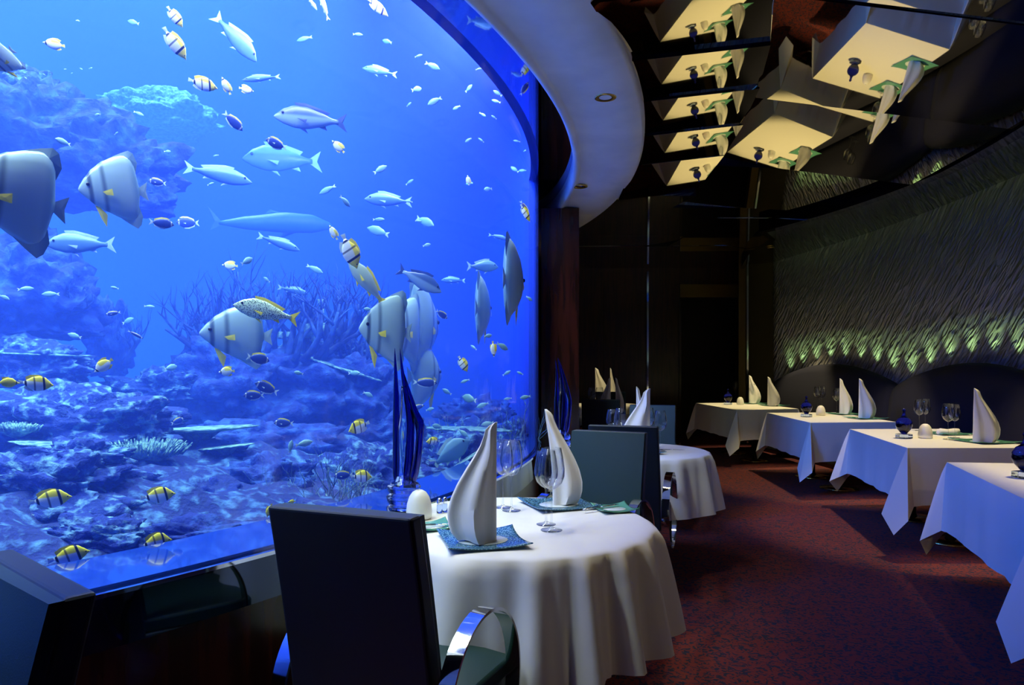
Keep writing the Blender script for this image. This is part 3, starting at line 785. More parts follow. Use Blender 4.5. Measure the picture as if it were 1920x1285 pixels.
# --- second round table
horn_vase(Vector((.335, 4.84, ZT)), R_(12), 'cobalt glass horn vase with three long tines, before the dark pillar', [(-1, .630, -.25, False), (1, .625, -.1, False), (.2, .645, -.12, False)])
napkin(at(1219, 846, ZT + .01), PI, .20, .42, 'wide white napkin standing on the second table, above the dark chair backs', 'folded napkins', 3, 0, 1)
napkin(at(1193, 842, ZT + .01), 0, .10, .43, 'slim white napkin with round tip on the second table', 'folded napkins', 4, 0, 1)
for px, py, l in ((1238, 846, 'wine glass at the right of the second table, its stem over the cloth'), (1216, 836, 'wine glass just left of the one over the second cloth'),
                  (1163, 838, 'wine glass in front of the far teal chair, right one of two'), (1148, 842, 'wine glass in front of the far teal chair, left one of two')):
    WG.put(at(px, py, ZT), 0, l, scale=.98)
plate(at(1203, 850, ZT), .3, .24, 'glass plate on the second round table, mostly hidden', 'blue glass plates')
knife(at(1243, 845, ZT) + Vector((.06, 0, .002)), R_(-5), 'small dark butter knife lying right of the second table glasses')
# --- third round table
DOME.put(at(1083, 782, ZT), 0, 'small blue-lit porcelain dome at the left rim of the third table', scale=1.15)
plate(at(1117, 780, ZT), .2, .3, 'pale plate on the third round table, in front of its wine glasses', 'blue glass plates', 'plate_white', 'plate_white')
for px, l in ((1109, 'left wine glass of the pair on the third table'), (1124, 'right wine glass of the pair on the third table')): WG.put(at(px, 777, ZT), 0, l, scale=1.15)
napkin(at(1145, 777, ZT), PI, .14, .45, 'blue-lit narrow napkin on the third table, left one with a pointed tip', 'folded napkins', 5)
napkin(at(1154, 775, ZT), 0, .11, .44, 'blue-lit narrow napkin on the third table, right one with a round tip', 'folded napkins', 6)
# --- farthest table
napkin(at(1116, 757, ZT), 0, .23, .56, 'yellow-lit pointed napkin far away above the distant teal chair', 'folded napkins', 7)
napkin(at(1144, 757, ZT), 0, .10, .56, 'thin yellow-lit napkin tip rising behind the blue-lit napkins', 'folded napkins', 8)
spot('ring_light', (1.3, 10.6, 2.86), (1.35, 10.9, .75), 110, WARM, 40, .6, .03)

# --- square tables: round vase on a glass block, dome, glasses, napkins, green plates
def make_globe_vase():
    t = thing('globe_vase', (0, 0, 0), 0, 'round blue glass vase', 'vase', 'round blue vases on glass blocks')
    b = MB(); b.box((-.045, -.045, 0), (.045, .045, .035)); o = b.obj('block', M['ice_glass'], t, False); bevel(o, .004, 2)
    MB().lathe([(.018, .035), (.030, .048), (.052, .075), (.062, .105), (.060, .132), (.044, .158), (.024, .172), (.014, .186), (.010, .21), (.0145, .225), (.008, .238), (.001, .24)], 36).obj('globe', M['navy_glass'], t)
    return t
GV = Kind(make_globe_vase)
where = ['on the farthest square table', 'on the second farthest square table', 'on the third farthest square table', 'on the nearest square table']
def sq_items(i, vase, dome, glasses, naps, plates):
    W_ = where[i]
    GV.put(at(*vase, ZT), .3, 'round cobalt vase on a clear block, ' + W_)
    DOME.put(at(*dome, ZT), 0, 'small cream dome beside the vase, ' + W_, scale=1.12)
    for px, py, l, s in glasses: WG.put(at(px, py, ZT), 0, l + ', ' + W_, scale=s)
    for px, py, wp, hp, l in naps:
        q = at(px, py, ZT + .008); k = q.y / F_PX
        napkin(q, R_(-8), wp * k, hp * k, l + ', ' + W_, 'folded napkins', 10 + i, -.02, 1)
    for px, py, S, l in plates: plate(at(px, py, ZT), R_(8), S, l + ', ' + W_, 'green glass plates', 'plate_green', 'plate_white')
sq_items(2, (1695, 822), (1735, 822), [(1724, 808, 'left wine glass of the back pair', 1.0), (1735, 806, 'right wine glass of the back pair', 1.0), (1778, 824, 'left wine glass of the front pair', 1.0), (1790, 821, 'right wine glass of the front pair', .96)],
         [(1825, 829, 47, 101, 'large white sail napkin')], [(1846, 829, .34, 'sea-green plate under the napkin'), (1775, 814, .30, 'sea-green plate behind the glasses')])
sq_items(1, (1512, 782), (1539, 779), [(1533, 768, 'left wine glass of the far pair', 1.1), (1541, 767, 'right wine glass of the far pair', 1.1), (1569, 776, 'wine glass before the left napkin', 1.1), (1574, 774, 'wine glass touching the left napkin', 1.05)],
         [(1574, 776, 24, 66, 'left white napkin'), (1610, 784, 31, 74, 'right white napkin')], [(1584, 777, .34, 'green plate under the left napkin'), (1622, 785, .34, 'green plate under the right napkin')])
sq_items(0, (1365, 759), (1388, 759), [(1379, 752, 'wine glass behind the dome', 1.15), (1410, 757, 'wine glass before the left napkin', 1.1)],
         [(1404, 756, 22, 52, 'left white napkin'), (1439, 761, 23, 54, 'right white napkin')], [(1413, 757, .34, 'green plate under the left napkin'), (1450, 761, .34, 'green plate under the right napkin')])
sq_items(3, (1923, 897), (1985, 900), [(2010, 880, 'wine glass out of the frame', 1.0)],
         [(2100, 905, 62, 140, 'white napkin out of the frame')], [(2120, 905, .34, 'green plate out of the frame')])
# rolled hot towel on the third table
q = at(1776, 811, ZT + .022)
b = MB(); pts = [q + Vector((dx, 0, dz)) for dx, dz in ((-.085, .006), (-.06, .004), (0, .0), (.06, .006), (.10, .016))]
b.tube(pts, [.018, .030, .027, .028, .016], 16); o = b.obj('rolled_napkin', M['napkin']); tag(o, 'rolled cream napkin on the back plate of the third square table', 'napkin')
# ------------------------------------------------------------ inside the tank
from mathutils import noise
def glass_y(px):
    """distance (along the view axis) at which the sight line of a column meets the glass"""
    s = (px - 960) / F_PX; A = s*s + 1; Bq = -2 * (s * TC.x + TC.y); Cq = TC.x**2 + TC.y**2 - TR**2
    D = max(0.0, Bq*Bq - 4*A*Cq); return (-Bq - math.sqrt(D)) / 2 / A
def inside(px, py, e):
    y = glass_y(min(px, 1004)) + e
    return Vector(((px - 960) / F_PX * y, y, CAM_Z - (py - HOR) / F_PX * y))
def coral_mat(name, dark, light, scale, lo=.42, hi=.62, bs=.8):
    m, nt, p = pbr(name, dark, .9)
    no, mp = noise_mix(nt, p, dark, light, scale, 5, lo=lo, hi=hi)
    bump(nt, p, no.outputs[0], bs, .06); return m
M['rock'] = coral_mat('reef_rock', (0.006, 0.020, 0.24), (0.03, 0.09, 0.44), 12.0, .46, .66)  # reef colours here carry the water's blue haze in the base colour
M['rock2'] = coral_mat('crusted_rock', (0.006, 0.022, 0.24), (0.17, 0.36, 0.66), 17.0, .50, .68)  # same haze blue painted in, under the paler crust
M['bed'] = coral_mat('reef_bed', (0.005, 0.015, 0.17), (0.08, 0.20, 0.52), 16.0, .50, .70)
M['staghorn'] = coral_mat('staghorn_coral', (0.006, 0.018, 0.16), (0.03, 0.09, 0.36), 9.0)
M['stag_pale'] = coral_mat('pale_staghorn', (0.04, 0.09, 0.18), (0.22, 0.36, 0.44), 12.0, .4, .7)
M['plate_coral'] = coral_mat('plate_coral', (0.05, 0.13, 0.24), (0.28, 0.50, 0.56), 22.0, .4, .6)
# sea bed
random.seed(11)
b = MB(); nx, ny = 190, 200; x0, x1, y0, y1 = -10.0, .22, -.5, 12.2
vs = []
def bed_h(x, y):
    d = TR - (Vector((x, y)) - TC).length            # distance in from the glass
    n1 = noise.fractal(Vector((x*.8, y*.8, 3.3)), 1.0, 2.0, 4) ; n2 = noise.fractal(Vector((x*3.4, y*3.4, 9.1)), .6, 2.2, 5)
    base = .60 + .16 * min(1, max(0, d - .3)) + .09 * max(0, d - .8)
    return base + (.11 * n1 + .075 * n2) * min(1, max(0, d - .36) * 1.5)
for i in range(nx + 1):
    for j in range(ny + 1):
        x = x0 + (x1 - x0) * i / nx; y = y0 + (y1 - y0) * j / ny
        v = Vector((x, y)) - TC; r = v.length
        if r > TR - .36: v = v * ((TR - .36) / r); x, y = TC.x + v.x, TC.y + v.y
        vs.append((x, y, bed_h(x, y)))
fs = [(i*(ny+1)+j, (i+1)*(ny+1)+j, (i+1)*(ny+1)+j+1, i*(ny+1)+j+1) for i in range(nx) for j in range(ny)]
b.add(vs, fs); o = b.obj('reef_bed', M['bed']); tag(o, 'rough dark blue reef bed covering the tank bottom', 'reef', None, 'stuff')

def ico(sub):
    bm = bmesh.new(); bmesh.ops.create_icosphere(bm, subdivisions=sub, radius=1.0)
    v = [x.co.copy() for x in bm.verts]; f = [tuple(q.index for q in x.verts) for x in bm.faces]; bm.free(); return v, f
ICO5, ICO4 = ico(5), ico(4)
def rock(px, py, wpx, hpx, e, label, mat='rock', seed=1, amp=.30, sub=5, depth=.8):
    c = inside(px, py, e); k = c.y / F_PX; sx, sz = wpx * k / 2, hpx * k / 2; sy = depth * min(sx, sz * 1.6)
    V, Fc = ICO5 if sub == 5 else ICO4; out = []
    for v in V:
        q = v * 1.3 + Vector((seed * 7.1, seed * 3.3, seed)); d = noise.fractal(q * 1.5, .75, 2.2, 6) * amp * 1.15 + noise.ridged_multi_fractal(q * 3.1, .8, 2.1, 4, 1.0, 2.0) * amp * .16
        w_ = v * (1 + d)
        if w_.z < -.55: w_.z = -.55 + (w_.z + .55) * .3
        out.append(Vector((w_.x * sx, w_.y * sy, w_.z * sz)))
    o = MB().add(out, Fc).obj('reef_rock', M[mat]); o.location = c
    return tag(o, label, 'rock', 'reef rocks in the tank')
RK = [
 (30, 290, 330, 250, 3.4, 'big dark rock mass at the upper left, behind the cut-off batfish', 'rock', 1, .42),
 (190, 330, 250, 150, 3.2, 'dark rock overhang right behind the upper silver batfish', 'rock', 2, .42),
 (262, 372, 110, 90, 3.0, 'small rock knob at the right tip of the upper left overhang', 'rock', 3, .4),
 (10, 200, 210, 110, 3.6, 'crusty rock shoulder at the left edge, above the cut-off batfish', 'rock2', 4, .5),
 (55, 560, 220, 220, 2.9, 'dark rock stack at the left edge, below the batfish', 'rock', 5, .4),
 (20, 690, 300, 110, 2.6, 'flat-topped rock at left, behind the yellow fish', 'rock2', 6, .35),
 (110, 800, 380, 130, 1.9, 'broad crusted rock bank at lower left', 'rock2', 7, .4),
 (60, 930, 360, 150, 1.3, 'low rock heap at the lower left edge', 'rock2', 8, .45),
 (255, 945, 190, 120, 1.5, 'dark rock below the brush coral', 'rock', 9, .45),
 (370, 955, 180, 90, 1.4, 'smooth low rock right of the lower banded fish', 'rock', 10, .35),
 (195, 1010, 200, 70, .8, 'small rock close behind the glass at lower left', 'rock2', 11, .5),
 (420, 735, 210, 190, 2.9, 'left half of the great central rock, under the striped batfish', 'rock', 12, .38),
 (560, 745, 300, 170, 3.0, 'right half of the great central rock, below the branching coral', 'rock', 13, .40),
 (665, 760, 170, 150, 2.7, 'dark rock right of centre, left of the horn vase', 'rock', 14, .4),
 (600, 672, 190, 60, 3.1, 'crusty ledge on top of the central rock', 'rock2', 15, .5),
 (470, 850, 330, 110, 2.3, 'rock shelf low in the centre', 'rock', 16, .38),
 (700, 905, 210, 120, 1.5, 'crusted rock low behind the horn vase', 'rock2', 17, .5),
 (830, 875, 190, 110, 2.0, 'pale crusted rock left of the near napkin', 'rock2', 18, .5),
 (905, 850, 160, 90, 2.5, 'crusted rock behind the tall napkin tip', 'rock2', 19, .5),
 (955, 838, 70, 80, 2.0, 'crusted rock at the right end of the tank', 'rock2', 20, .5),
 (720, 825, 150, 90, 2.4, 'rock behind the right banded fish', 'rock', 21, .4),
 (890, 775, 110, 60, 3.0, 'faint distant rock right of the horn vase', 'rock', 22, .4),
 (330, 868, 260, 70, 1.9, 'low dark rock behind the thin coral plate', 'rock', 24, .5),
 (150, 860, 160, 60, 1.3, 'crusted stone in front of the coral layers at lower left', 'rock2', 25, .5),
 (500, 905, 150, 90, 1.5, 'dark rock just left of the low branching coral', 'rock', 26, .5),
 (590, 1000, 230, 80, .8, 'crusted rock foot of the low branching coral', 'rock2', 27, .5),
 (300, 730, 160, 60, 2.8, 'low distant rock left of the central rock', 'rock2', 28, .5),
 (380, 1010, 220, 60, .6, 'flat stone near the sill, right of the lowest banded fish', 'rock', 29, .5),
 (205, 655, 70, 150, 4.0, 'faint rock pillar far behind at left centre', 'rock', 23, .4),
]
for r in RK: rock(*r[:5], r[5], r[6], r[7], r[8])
# pale rock ledge far away, high in the water
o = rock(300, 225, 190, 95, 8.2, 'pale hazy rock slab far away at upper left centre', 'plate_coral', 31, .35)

def staghorn(px, py, wpx, hpx, e, label, mat, seed, n=26, thick=.016, up=.6):
    """thicket of forked branches growing from one foot"""
    rnd = random.Random(seed); c = inside(px, py, e); k = c.y / F_PX; W_, H_ = wpx * k, hpx * k
    b = MB()
    def grow(p, d, ln, r, lv):
        pts, rad = [p.copy()], [r]; steps = 4; q = p.copy(); dd = d.copy()
        for s in range(steps):
            dd = (dd + Vector((rnd.gauss(0, .22), rnd.gauss(0, .2), rnd.gauss(.10, .15)))).normalized(); q = q + dd * ln / steps
            pts.append(q.copy()); rad.append(r * (1 - .16 * (s + 1)) if (lv or s < 3) else r * .3)
        if lv == 0: rad[-1] = r * .15
        b.tube(pts, rad, 6)
        if lv > 0:
            for j in range(rnd.choice((2, 3, 3))):
                i = rnd.choice((2, 3, 4)); nd = (dd + Vector((rnd.uniform(-.9, .9), rnd.uniform(-.6, .6), rnd.uniform(.0, .8)))).normalized()
                grow(pts[i], nd, ln * rnd.uniform(.55, .8), rad[i] * .85, lv - 1)
    for j in range(n):
        a = (j + .5) / n * 2 - 1 + rnd.uniform(-.05, .05)
        foot = Vector((a * W_ * .30, rnd.uniform(-.12, .12) * W_, -H_ * .48))
        grow(foot, Vector((a * 1.0, rnd.uniform(-.3, .3), up + (1 - abs(a)) * .7)).normalized(), H_ * rnd.uniform(.36, .5), thick * rnd.uniform(.8, 1.2), 2)
    o = b.obj('staghorn_coral', M[mat]); o.location = c
    return tag(o, label, 'coral', 'branching corals')
staghorn(505, 575, 360, 215, 2.9, 'big dark thicket of branching coral in the centre of the tank', 'staghorn', 1, 46, .027)
staghorn(620, 560, 150, 150, 2.8, 'dark branching coral at the right side of the central thicket', 'staghorn', 2, 18, .022)
staghorn(612, 920, 215, 210, 1.1, 'pale branching coral thicket low, left of the horn vase', 'stag_pale', 3, 24, .0095)
staghorn(530, 985, 100, 90, .8, 'small pale branching coral right above the chair back', 'stag_pale', 4, 10, .007)
staghorn(215, 615, 90, 150, 3.9, 'faint tall branching coral far away left of centre', 'staghorn', 5, 8, .02, 1.2)
staghorn(120, 545, 70, 90, 2.7, 'small dark branching coral on the left rock stack', 'staghorn', 6, 8, .014)
staghorn(380, 1010, 110, 60, .75, 'little pale coral sprigs near the glass at bottom', 'stag_pale', 7, 8, .006)
staghorn(860, 800, 160, 70, 2.4, 'pale coral sprigs right of the horn vase', 'stag_pale', 8, 12, .009)
staghorn(970, 790, 70, 120, 1.6, 'thin pale coral at the right end of the glass', 'stag_pale', 9, 8, .008)
staghorn(665, 640, 120, 70, 2.7, 'dark coral twigs left of the yellow-finned batfish', 'staghorn', 10, 8, .014)

def brush(px, py, wpx, hpx, e, label, seed, n=520):
    rnd = random.Random(seed); c = inside(px, py, e); k = c.y / F_PX; R0, H_ = wpx * k / 2, hpx * k * .5; b = MB()
    b.lathe([(.001, -H_ * .9), (R0 * .25, -H_ * .7), (R0 * .8, -H_ * .15), (R0 * .85, 0), (.001, .04 * H_)], 30, sy=.6)
    for j in range(n):
        a = rnd.uniform(0, 2*PI); r = R0 * math.sqrt(rnd.random()) * .95; f = r / R0
        p = Vector((r * math.cos(a), r * .6 * math.sin(a), -.1 * H_ * f)); d = Vector((math.cos(a) * f * .8, math.sin(a) * f * .5, 1 - .3 * f)).normalized()
        b.tube([p, p + d * H_ * rnd.uniform(.35, .8)], [.007, .003], 5)
    o = b.obj('brush_coral', M['plate_coral']); o.location = c; return tag(o, label, 'coral')
brush(262, 848, 165, 75, 1.6, 'pale bristly table coral at lower left of centre', 1)
brush(30, 805, 90, 40, 1.7, 'pale bristly coral patch at the lower left edge', 2, 200)
def table_coral(px, py, wpx, hpx, e, label, seed, tilt=0, mat='plate_coral'):
    c = inside(px, py, e); k = c.y / F_PX; R0 = wpx * k / 2; n = 64; rings = []
    for r, z in ((.02, -.5), (.12, -.42), (.35, -.12), (.95, -.02), (1.0, .01), (.9, .035), (.5, .04), (.02, .03)):
        ring = []
        for q in range(n):
            a = 2*PI*q/n; d = 1 + .22 * noise.noise(Vector((math.cos(a)*1.6, math.sin(a)*1.6, seed*5.0))) + .06 * math.sin(a * 11 + seed)
            ring.append(Vector((R0 * r * d * math.cos(a), R0 * .55 * r * d * math.sin(a), hpx * k * z)))
        rings.append(ring)
    o = MB().loft(rings).obj('table_coral', M[mat]); o.location = c; o.rotation_euler = (0, R_(tilt), 0)
    return tag(o, label, 'coral', 'flat table corals')
table_coral(372, 805, 210, 60, 1.9, 'long flat pale coral shelf low in the centre', 1, -3)
table_coral(425, 838, 110, 40, 1.7, 'small flat pale coral below the long shelf', 2, -6)
table_coral(60, 665, 200, 60, 2.5, 'flat pale coral shelf at the left edge', 3, 2)
table_coral(190, 905, 90, 60, 1.2, 'tilted pale coral plate below the brush coral', 4, 38)
table_coral(640, 690, 150, 60, 2.6, 'pale scalloped shelf under the right batfish', 5, 18)
table_coral(120, 835, 190, 50, 1.6, 'flat pale coral layer at lower left', 6, 6)
table_coral(300, 905, 150, 40, 1.7, 'thin dark-edged coral plate between two banded fish', 7, 0)
table_coral(880, 805, 170, 40, 2.1, 'flat pale coral behind the tall napkin tip', 8, 2)
table_coral(470, 990, 120, 40, .8, 'flat coral close to the glass left of the chair back', 9, -8)
table_coral(850, 880, 130, 60, 1.2, 'leaf-like pale coral left of the near napkin', 10, -35)
# small sponges standing in a row along the central ledge
for i, (px, py, h) in enumerate(((525, 629, 14), (541, 628, 12), (566, 627, 14), (577, 620, 26), (604, 619, 26), (590, 634, 16), (634, 626, 20), (601, 568, 14), (604, 584, 10))):
    c = inside(px, py, 2.75); k = c.y / F_PX; H_ = h * k
    o = MB().lathe([(.3*H_, -.5*H_), (.42*H_, -.2*H_), (.36*H_, .2*H_), (.44*H_, .45*H_), (.2*H_, .5*H_), (.12*H_, .3*H_)], 14).obj('tube_sponge', M['plate_coral'])
    o.location = c; tag(o, 'little pale sponge on the central ledge, ' + ('leftmost of the row', 'second from the left', 'third from the left', 'tall, left one', 'tall, right one with a cap', 'low one below the tall pair', 'rightmost of the row', 'upper one in the coral', 'lower one in the coral')[i], 'sponge', 'pale sponges on the central ledge')
# ------------------------------------------------------------ fish (nose +x, up +z, overall length 1)
def fish_mat(name, base, bars=(), top=None, rough=.35, spots=None, slant=.0):
    """bars: (from, to, colour) along the body 0 tail .. 1 nose; top: (z, colour, x0, x1) patch along the back"""
    m, nt, p = pbr(name, base, rough, 0, Subsurface__Weight=0.0)
    tc = N(nt, 'ShaderNodeTexCoord'); sp = N(nt, 'ShaderNodeSeparateXYZ'); L(nt, tc.outputs['Object'], sp.inputs[0])
    ms = N(nt, 'ShaderNodeMath', _operation='MULTIPLY'); L(nt, sp.outputs[2], ms.inputs[0]); ms.inputs[1].default_value = slant
    ad = N(nt, 'ShaderNodeMath', _operation='ADD'); L(nt, sp.outputs[0], ad.inputs[0]); L(nt, ms.outputs[0], ad.inputs[1])
    a2 = N(nt, 'ShaderNodeMath', _operation='ADD'); L(nt, ad.outputs[0], a2.inputs[0]); a2.inputs[1].default_value = .5
    col = None
    def mask(src, lo, hi, soft=.015):
        a = N(nt, 'ShaderNodeMapRange', _interpolation_type='SMOOTHSTEP'); L(nt, src, a.inputs[0]); a.inputs[1].default_value = lo - soft; a.inputs[2].default_value = lo + soft
        b = N(nt, 'ShaderNodeMapRange', _interpolation_type='SMOOTHSTEP'); L(nt, src, b.inputs[0]); b.inputs[1].default_value = hi - soft; b.inputs[2].default_value = hi + soft
        b.inputs[3].default_value = 1; b.inputs[4].default_value = 0
        mm = N(nt, 'ShaderNodeMath', _operation='MULTIPLY'); L(nt, a.outputs[0], mm.inputs[0]); L(nt, b.outputs[0], mm.inputs[1]); return mm.outputs[0]
    def mix(fac, prev, c, strength=1.0):
        n = N(nt, 'ShaderNodeMix', _data_type='RGBA')
        if strength < 1:
            q = N(nt, 'ShaderNodeMath', _operation='MULTIPLY'); L(nt, fac, q.inputs[0]); q.inputs[1].default_value = strength; fac = q.outputs[0]
        L(nt, fac, n.inputs[0])
        if prev is None: n.inputs[6].default_value = c4(base)
        else: L(nt, prev, n.inputs[6])
        n.inputs[7].default_value = c4(c); return n.outputs[2]
    if spots:
        vo = N(nt, 'ShaderNodeTexVoronoi', Scale=spots[0]); L(nt, tc.outputs['Object'], vo.inputs[0])
        col = mix(mask(vo.outputs['Distance'], -1, .40, .05), col, spots[1])
    if top:
        a = mask(sp.outputs[2], top[0], 9, .02); bq = mask(a2.outputs[0], top[2], top[3], .03)
        mm = N(nt, 'ShaderNodeMath', _operation='MULTIPLY'); L(nt, a, mm.inputs[0]); L(nt, bq, mm.inputs[1]); col = mix(mm.outputs[0], col, top[1])
    for br in bars: col = mix(mask(a2.outputs[0], br[0], br[1], br[3] if len(br) > 3 else .012), col, br[2], br[4] if len(br) > 4 else 1.0)
    if col: L(nt, col, p.inputs['Base Color'])
    return m
YEL, BLK, WHT = (0.95, 0.80, 0.04), (0.006, 0.008, 0.02), (0.85, 0.90, 0.88)
FM = {
 'band': fish_mat('banded_fish_skin', WHT, [(.17, .23, BLK), (.42, .47, BLK, .012, .8), (.68, .75, BLK), (.75, 1.1, YEL)], (.07, YEL, .2, .70), slant=.22),
 'tear': fish_mat('yellow_backed_skin', WHT, [(.84, .90, BLK), (-.1, .20, YEL, .05)], (.05, YEL, .1, .62), slant=-.15),
 'yel': fish_mat('yellow_fish_skin', YEL, [(.80, .85, BLK)]),
 'surg': fish_mat('blue_surgeon_skin', (0.02, 0.05, 0.30), [(.86, .91, WHT, .02, .7)], rough=.4),
 'bat': fish_mat('silver_batfish_skin', (0.40, 0.58, 0.62), [(.80, .86, (.04, .07, .12), .02, .85), (.60, .66, (.05, .09, .14), .03, .7), (-.1, .20, (.20, .36, .50), .06)], rough=.28, slant=-.05),
 'snap': fish_mat('silver_snapper_skin', (0.07, 0.17, 0.34), [], (.05, (.17, .34, .50), .1, .95), rough=.4),
 'dark': fish_mat('dark_snapper_skin', (0.20, 0.32, 0.48), [], (.02, (.05, .10, .25), .0, 1.1), rough=.35),
 'sweet': fish_mat('spotted_skin', (0.62, 0.80, 0.62), spots=(58, (.01, .03, .05)), rough=.3),
 'ysn': fish_mat('grey_green_skin', (0.42, 0.55, 0.50), [(-.1, .2, YEL, .05)], rough=.3),
 'pale': fish_mat('pale_damsel_skin', (0.22, 0.44, 0.50), rough=.4),
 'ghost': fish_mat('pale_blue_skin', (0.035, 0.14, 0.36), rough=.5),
}
FM['fin_y'], _, _ = pbr('yellow_fin', YEL, .5); FM['fin_w'], _, _ = pbr('white_fin', (.6, .75, .78), .5); FM['fin_b'], _, _ = pbr('black_fin', BLK, .5)
FM['fin_s'], _, _ = pbr('silver_fin', (.34, .50, .58), .5); FM['fin_d'], _, _ = pbr('navy_fin', (.02, .05, .2), .5); FM['eye'], _, _ = pbr('fish_eye', (.004, .004, .006), .1)
def interp(P, x):
    for (a, u), (c, v) in zip(P[:-1], P[1:]):
        if x <= c:
            t = (x - a) / (c - a) if c > a else 0; t = t * t * (3 - 2 * t) * .35 + t * .65; return u + (v - u) * t
    return P[-1][1]
def fish_body(topP, botP, th, n=26, seg=16, x0=None, x1=None):
    x0 = topP[0][0]; x1 = topP[-1][0]; rings = []
    for i in range(n + 1):
        f = i / n; x = x0 + (x1 - x0) * (1 - (1 - f) ** 1.4); t, b_ = interp(topP, x), interp(botP, x)
        hh = max(.0015, (t - b_) / 2); zc = (t + b_) / 2; tw = th * max(.03, math.sin(PI * min(1, max(0, (x - x0) / (x1 - x0))) ** .85 * .97 + .04)) ** .7
        tw = min(tw, hh * .95)
        rings.append([Vector((x, tw * math.cos(2*PI*k/seg), zc + hh * math.sin(2*PI*k/seg))) for k in range(seg)])
    return MB().loft(rings)
def fin(pts, th=.006, y=0.0, slope=0.0):
    """thin blade, thicker in the middle"""
    c = sum((Vector((p[0], 0, p[1])) for p in pts), Vector()) / len(pts); n = len(pts); b = MB()
    ring = [Vector((x, y + slope * (x - pts[0][0]), z)) for x, z in pts]
    cy_ = y + slope * (c.x - pts[0][0])
    vs = ring + [Vector((c.x, cy_ + th, c.z)), Vector((c.x, cy_ - th, c.z))]
    fs = [(i, (i + 1) % n, n) for i in range(n)] + [((i + 1) % n, i, n + 1) for i in range(n)]
    return b.add(vs, fs)
def make_fish(name, label, group, mat, top, bot, th, fins, eye, cat='fish'):
    t = thing(name, (0, 0, -50), 0, label, cat, group)
    fish_body(top, bot, th).obj('body', FM[mat], t)
    for nm_, pts, fm, kw in fins:
        o = fin(pts, **kw).obj(nm_, FM[fm], t, False)
    if eye:
        x, z, r = eye; hy = th * .78
        for s in (-1, 1):
            b = MB(); V, Fc = ico(2); b.add([Vector((x + v.x * r, s * hy * .8 + v.y * r * .5, z + v.z * r)) for v in V], Fc); b.obj('eye', FM['eye'], t)
    return t
TAILF = lambda x0, x1, h, nk, fork=.0: [(x0, nk), (x1, h), (x1 + fork, 0), (x1, -h), (x0, -nk)]
FK = {}
FK['band'] = Kind(lambda: make_fish('butterflyfish', 'x', 'banded butterflyfish', 'band',
    [(-.36, .035), (-.28, .10), (-.12, .22), (.05, .27), (.22, .24), (.36, .13), (.44, .055), (.5, .01)], [(-.36, -.035), (-.28, -.10), (-.12, -.20), (.05, -.24), (.22, -.20), (.36, -.11), (.44, -.035), (.5, -.01)], .075,
    [('tail_fin', TAILF(-.33, -.5, .075, .035), 'fin_w', {}), ('dorsal_fin', [(-.30, .09), (-.33, .19), (-.20, .27), (0, .30), (.16, .275), (.0, .24), (-.18, .17)], 'fin_y', {}), ('anal_fin', [(-.30, -.09), (-.33, -.17), (-.2, -.24), (-.03, -.26), (-.12, -.17)], 'fin_w', {}),
     ('pectoral_fin', [(.16, -.03), (.03, .0), (.04, -.08)], 'fin_w', {'th': .003, 'y': .08, 'slope': -.15})], (.39, .03, .02)))
FK['tear'] = Kind(lambda: make_fish('butterflyfish', 'x', 'yellow-backed butterflyfish', 'tear',
    [(-.36, .04), (-.26, .18), (-.10, .27), (.08, .29), (.24, .22), (.36, .10), (.5, .012)], [(-.36, -.04), (-.26, -.16), (-.10, -.25), (.08, -.27), (.24, -.20), (.36, -.09), (.5, -.012)], .08,
    [('tail_fin', TAILF(-.33, -.5, .09, .04), 'fin_y', {}), ('dorsal_fin', [(-.28, .15), (-.36, .25), (-.2, .33), (.05, .325), (.0, .27)], 'fin_y', {}), ('anal_fin', [(-.28, -.14), (-.34, -.22), (-.18, -.30), (-.02, -.28)], 'fin_y', {})], (.37, .03, .02)))
FK['yel'] = Kind(lambda: make_fish('butterflyfish', 'x', 'plain yellow butterflyfish', 'yel',
    [(-.36, .04), (-.24, .18), (-.05, .26), (.15, .24), (.32, .12), (.42, .04), (.5, .012)], [(-.36, -.04), (-.24, -.16), (-.05, -.24), (.15, -.22), (.32, -.10), (.42, -.03), (.5, -.012)], .08,
    [('tail_fin', TAILF(-.33, -.5, .09, .04), 'fin_y', {}), ('dorsal_fin', [(-.28, .15), (-.32, .27), (.0, .30), (.0, .24)], 'fin_y', {})], (.34, .04, .022)))
FK['surg'] = Kind(lambda: make_fish('surgeonfish', 'x', 'blue surgeonfish with pale fins', 'surg',
    [(-.34, .025), (-.22, .13), (-.02, .20), (.2, .21), (.38, .14), (.47, .04), (.5, .01)], [(-.34, -.025), (-.22, -.13), (-.02, -.19), (.2, -.19), (.38, -.11), (.47, -.03), (.5, -.01)], .07,
    [('tail_fin', [(-.31, .03), (-.5, .14), (-.42, 0), (-.5, -.14), (-.31, -.03)], 'fin_w', {}), ('dorsal_fin', [(-.30, .06), (-.28, .16), (-.02, .255), (.2, .262), (.34, .20), (.2, .20), (-.05, .18), (-.2, .12)], 'fin_y', {'th': .012}),
     ('anal_fin', [(-.30, -.06), (-.28, -.15), (-.05, -.235), (.15, -.235), (.15, -.18), (-.05, -.17), (-.2, -.11)], 'fin_w', {'th': .012}), ('pectoral_fin', [(.22, -.02), (.10, -.01), (.11, -.07)], 'fin_w', {'th': .003, 'y': .075, 'slope': -.2})], (.40, .06, .02)))
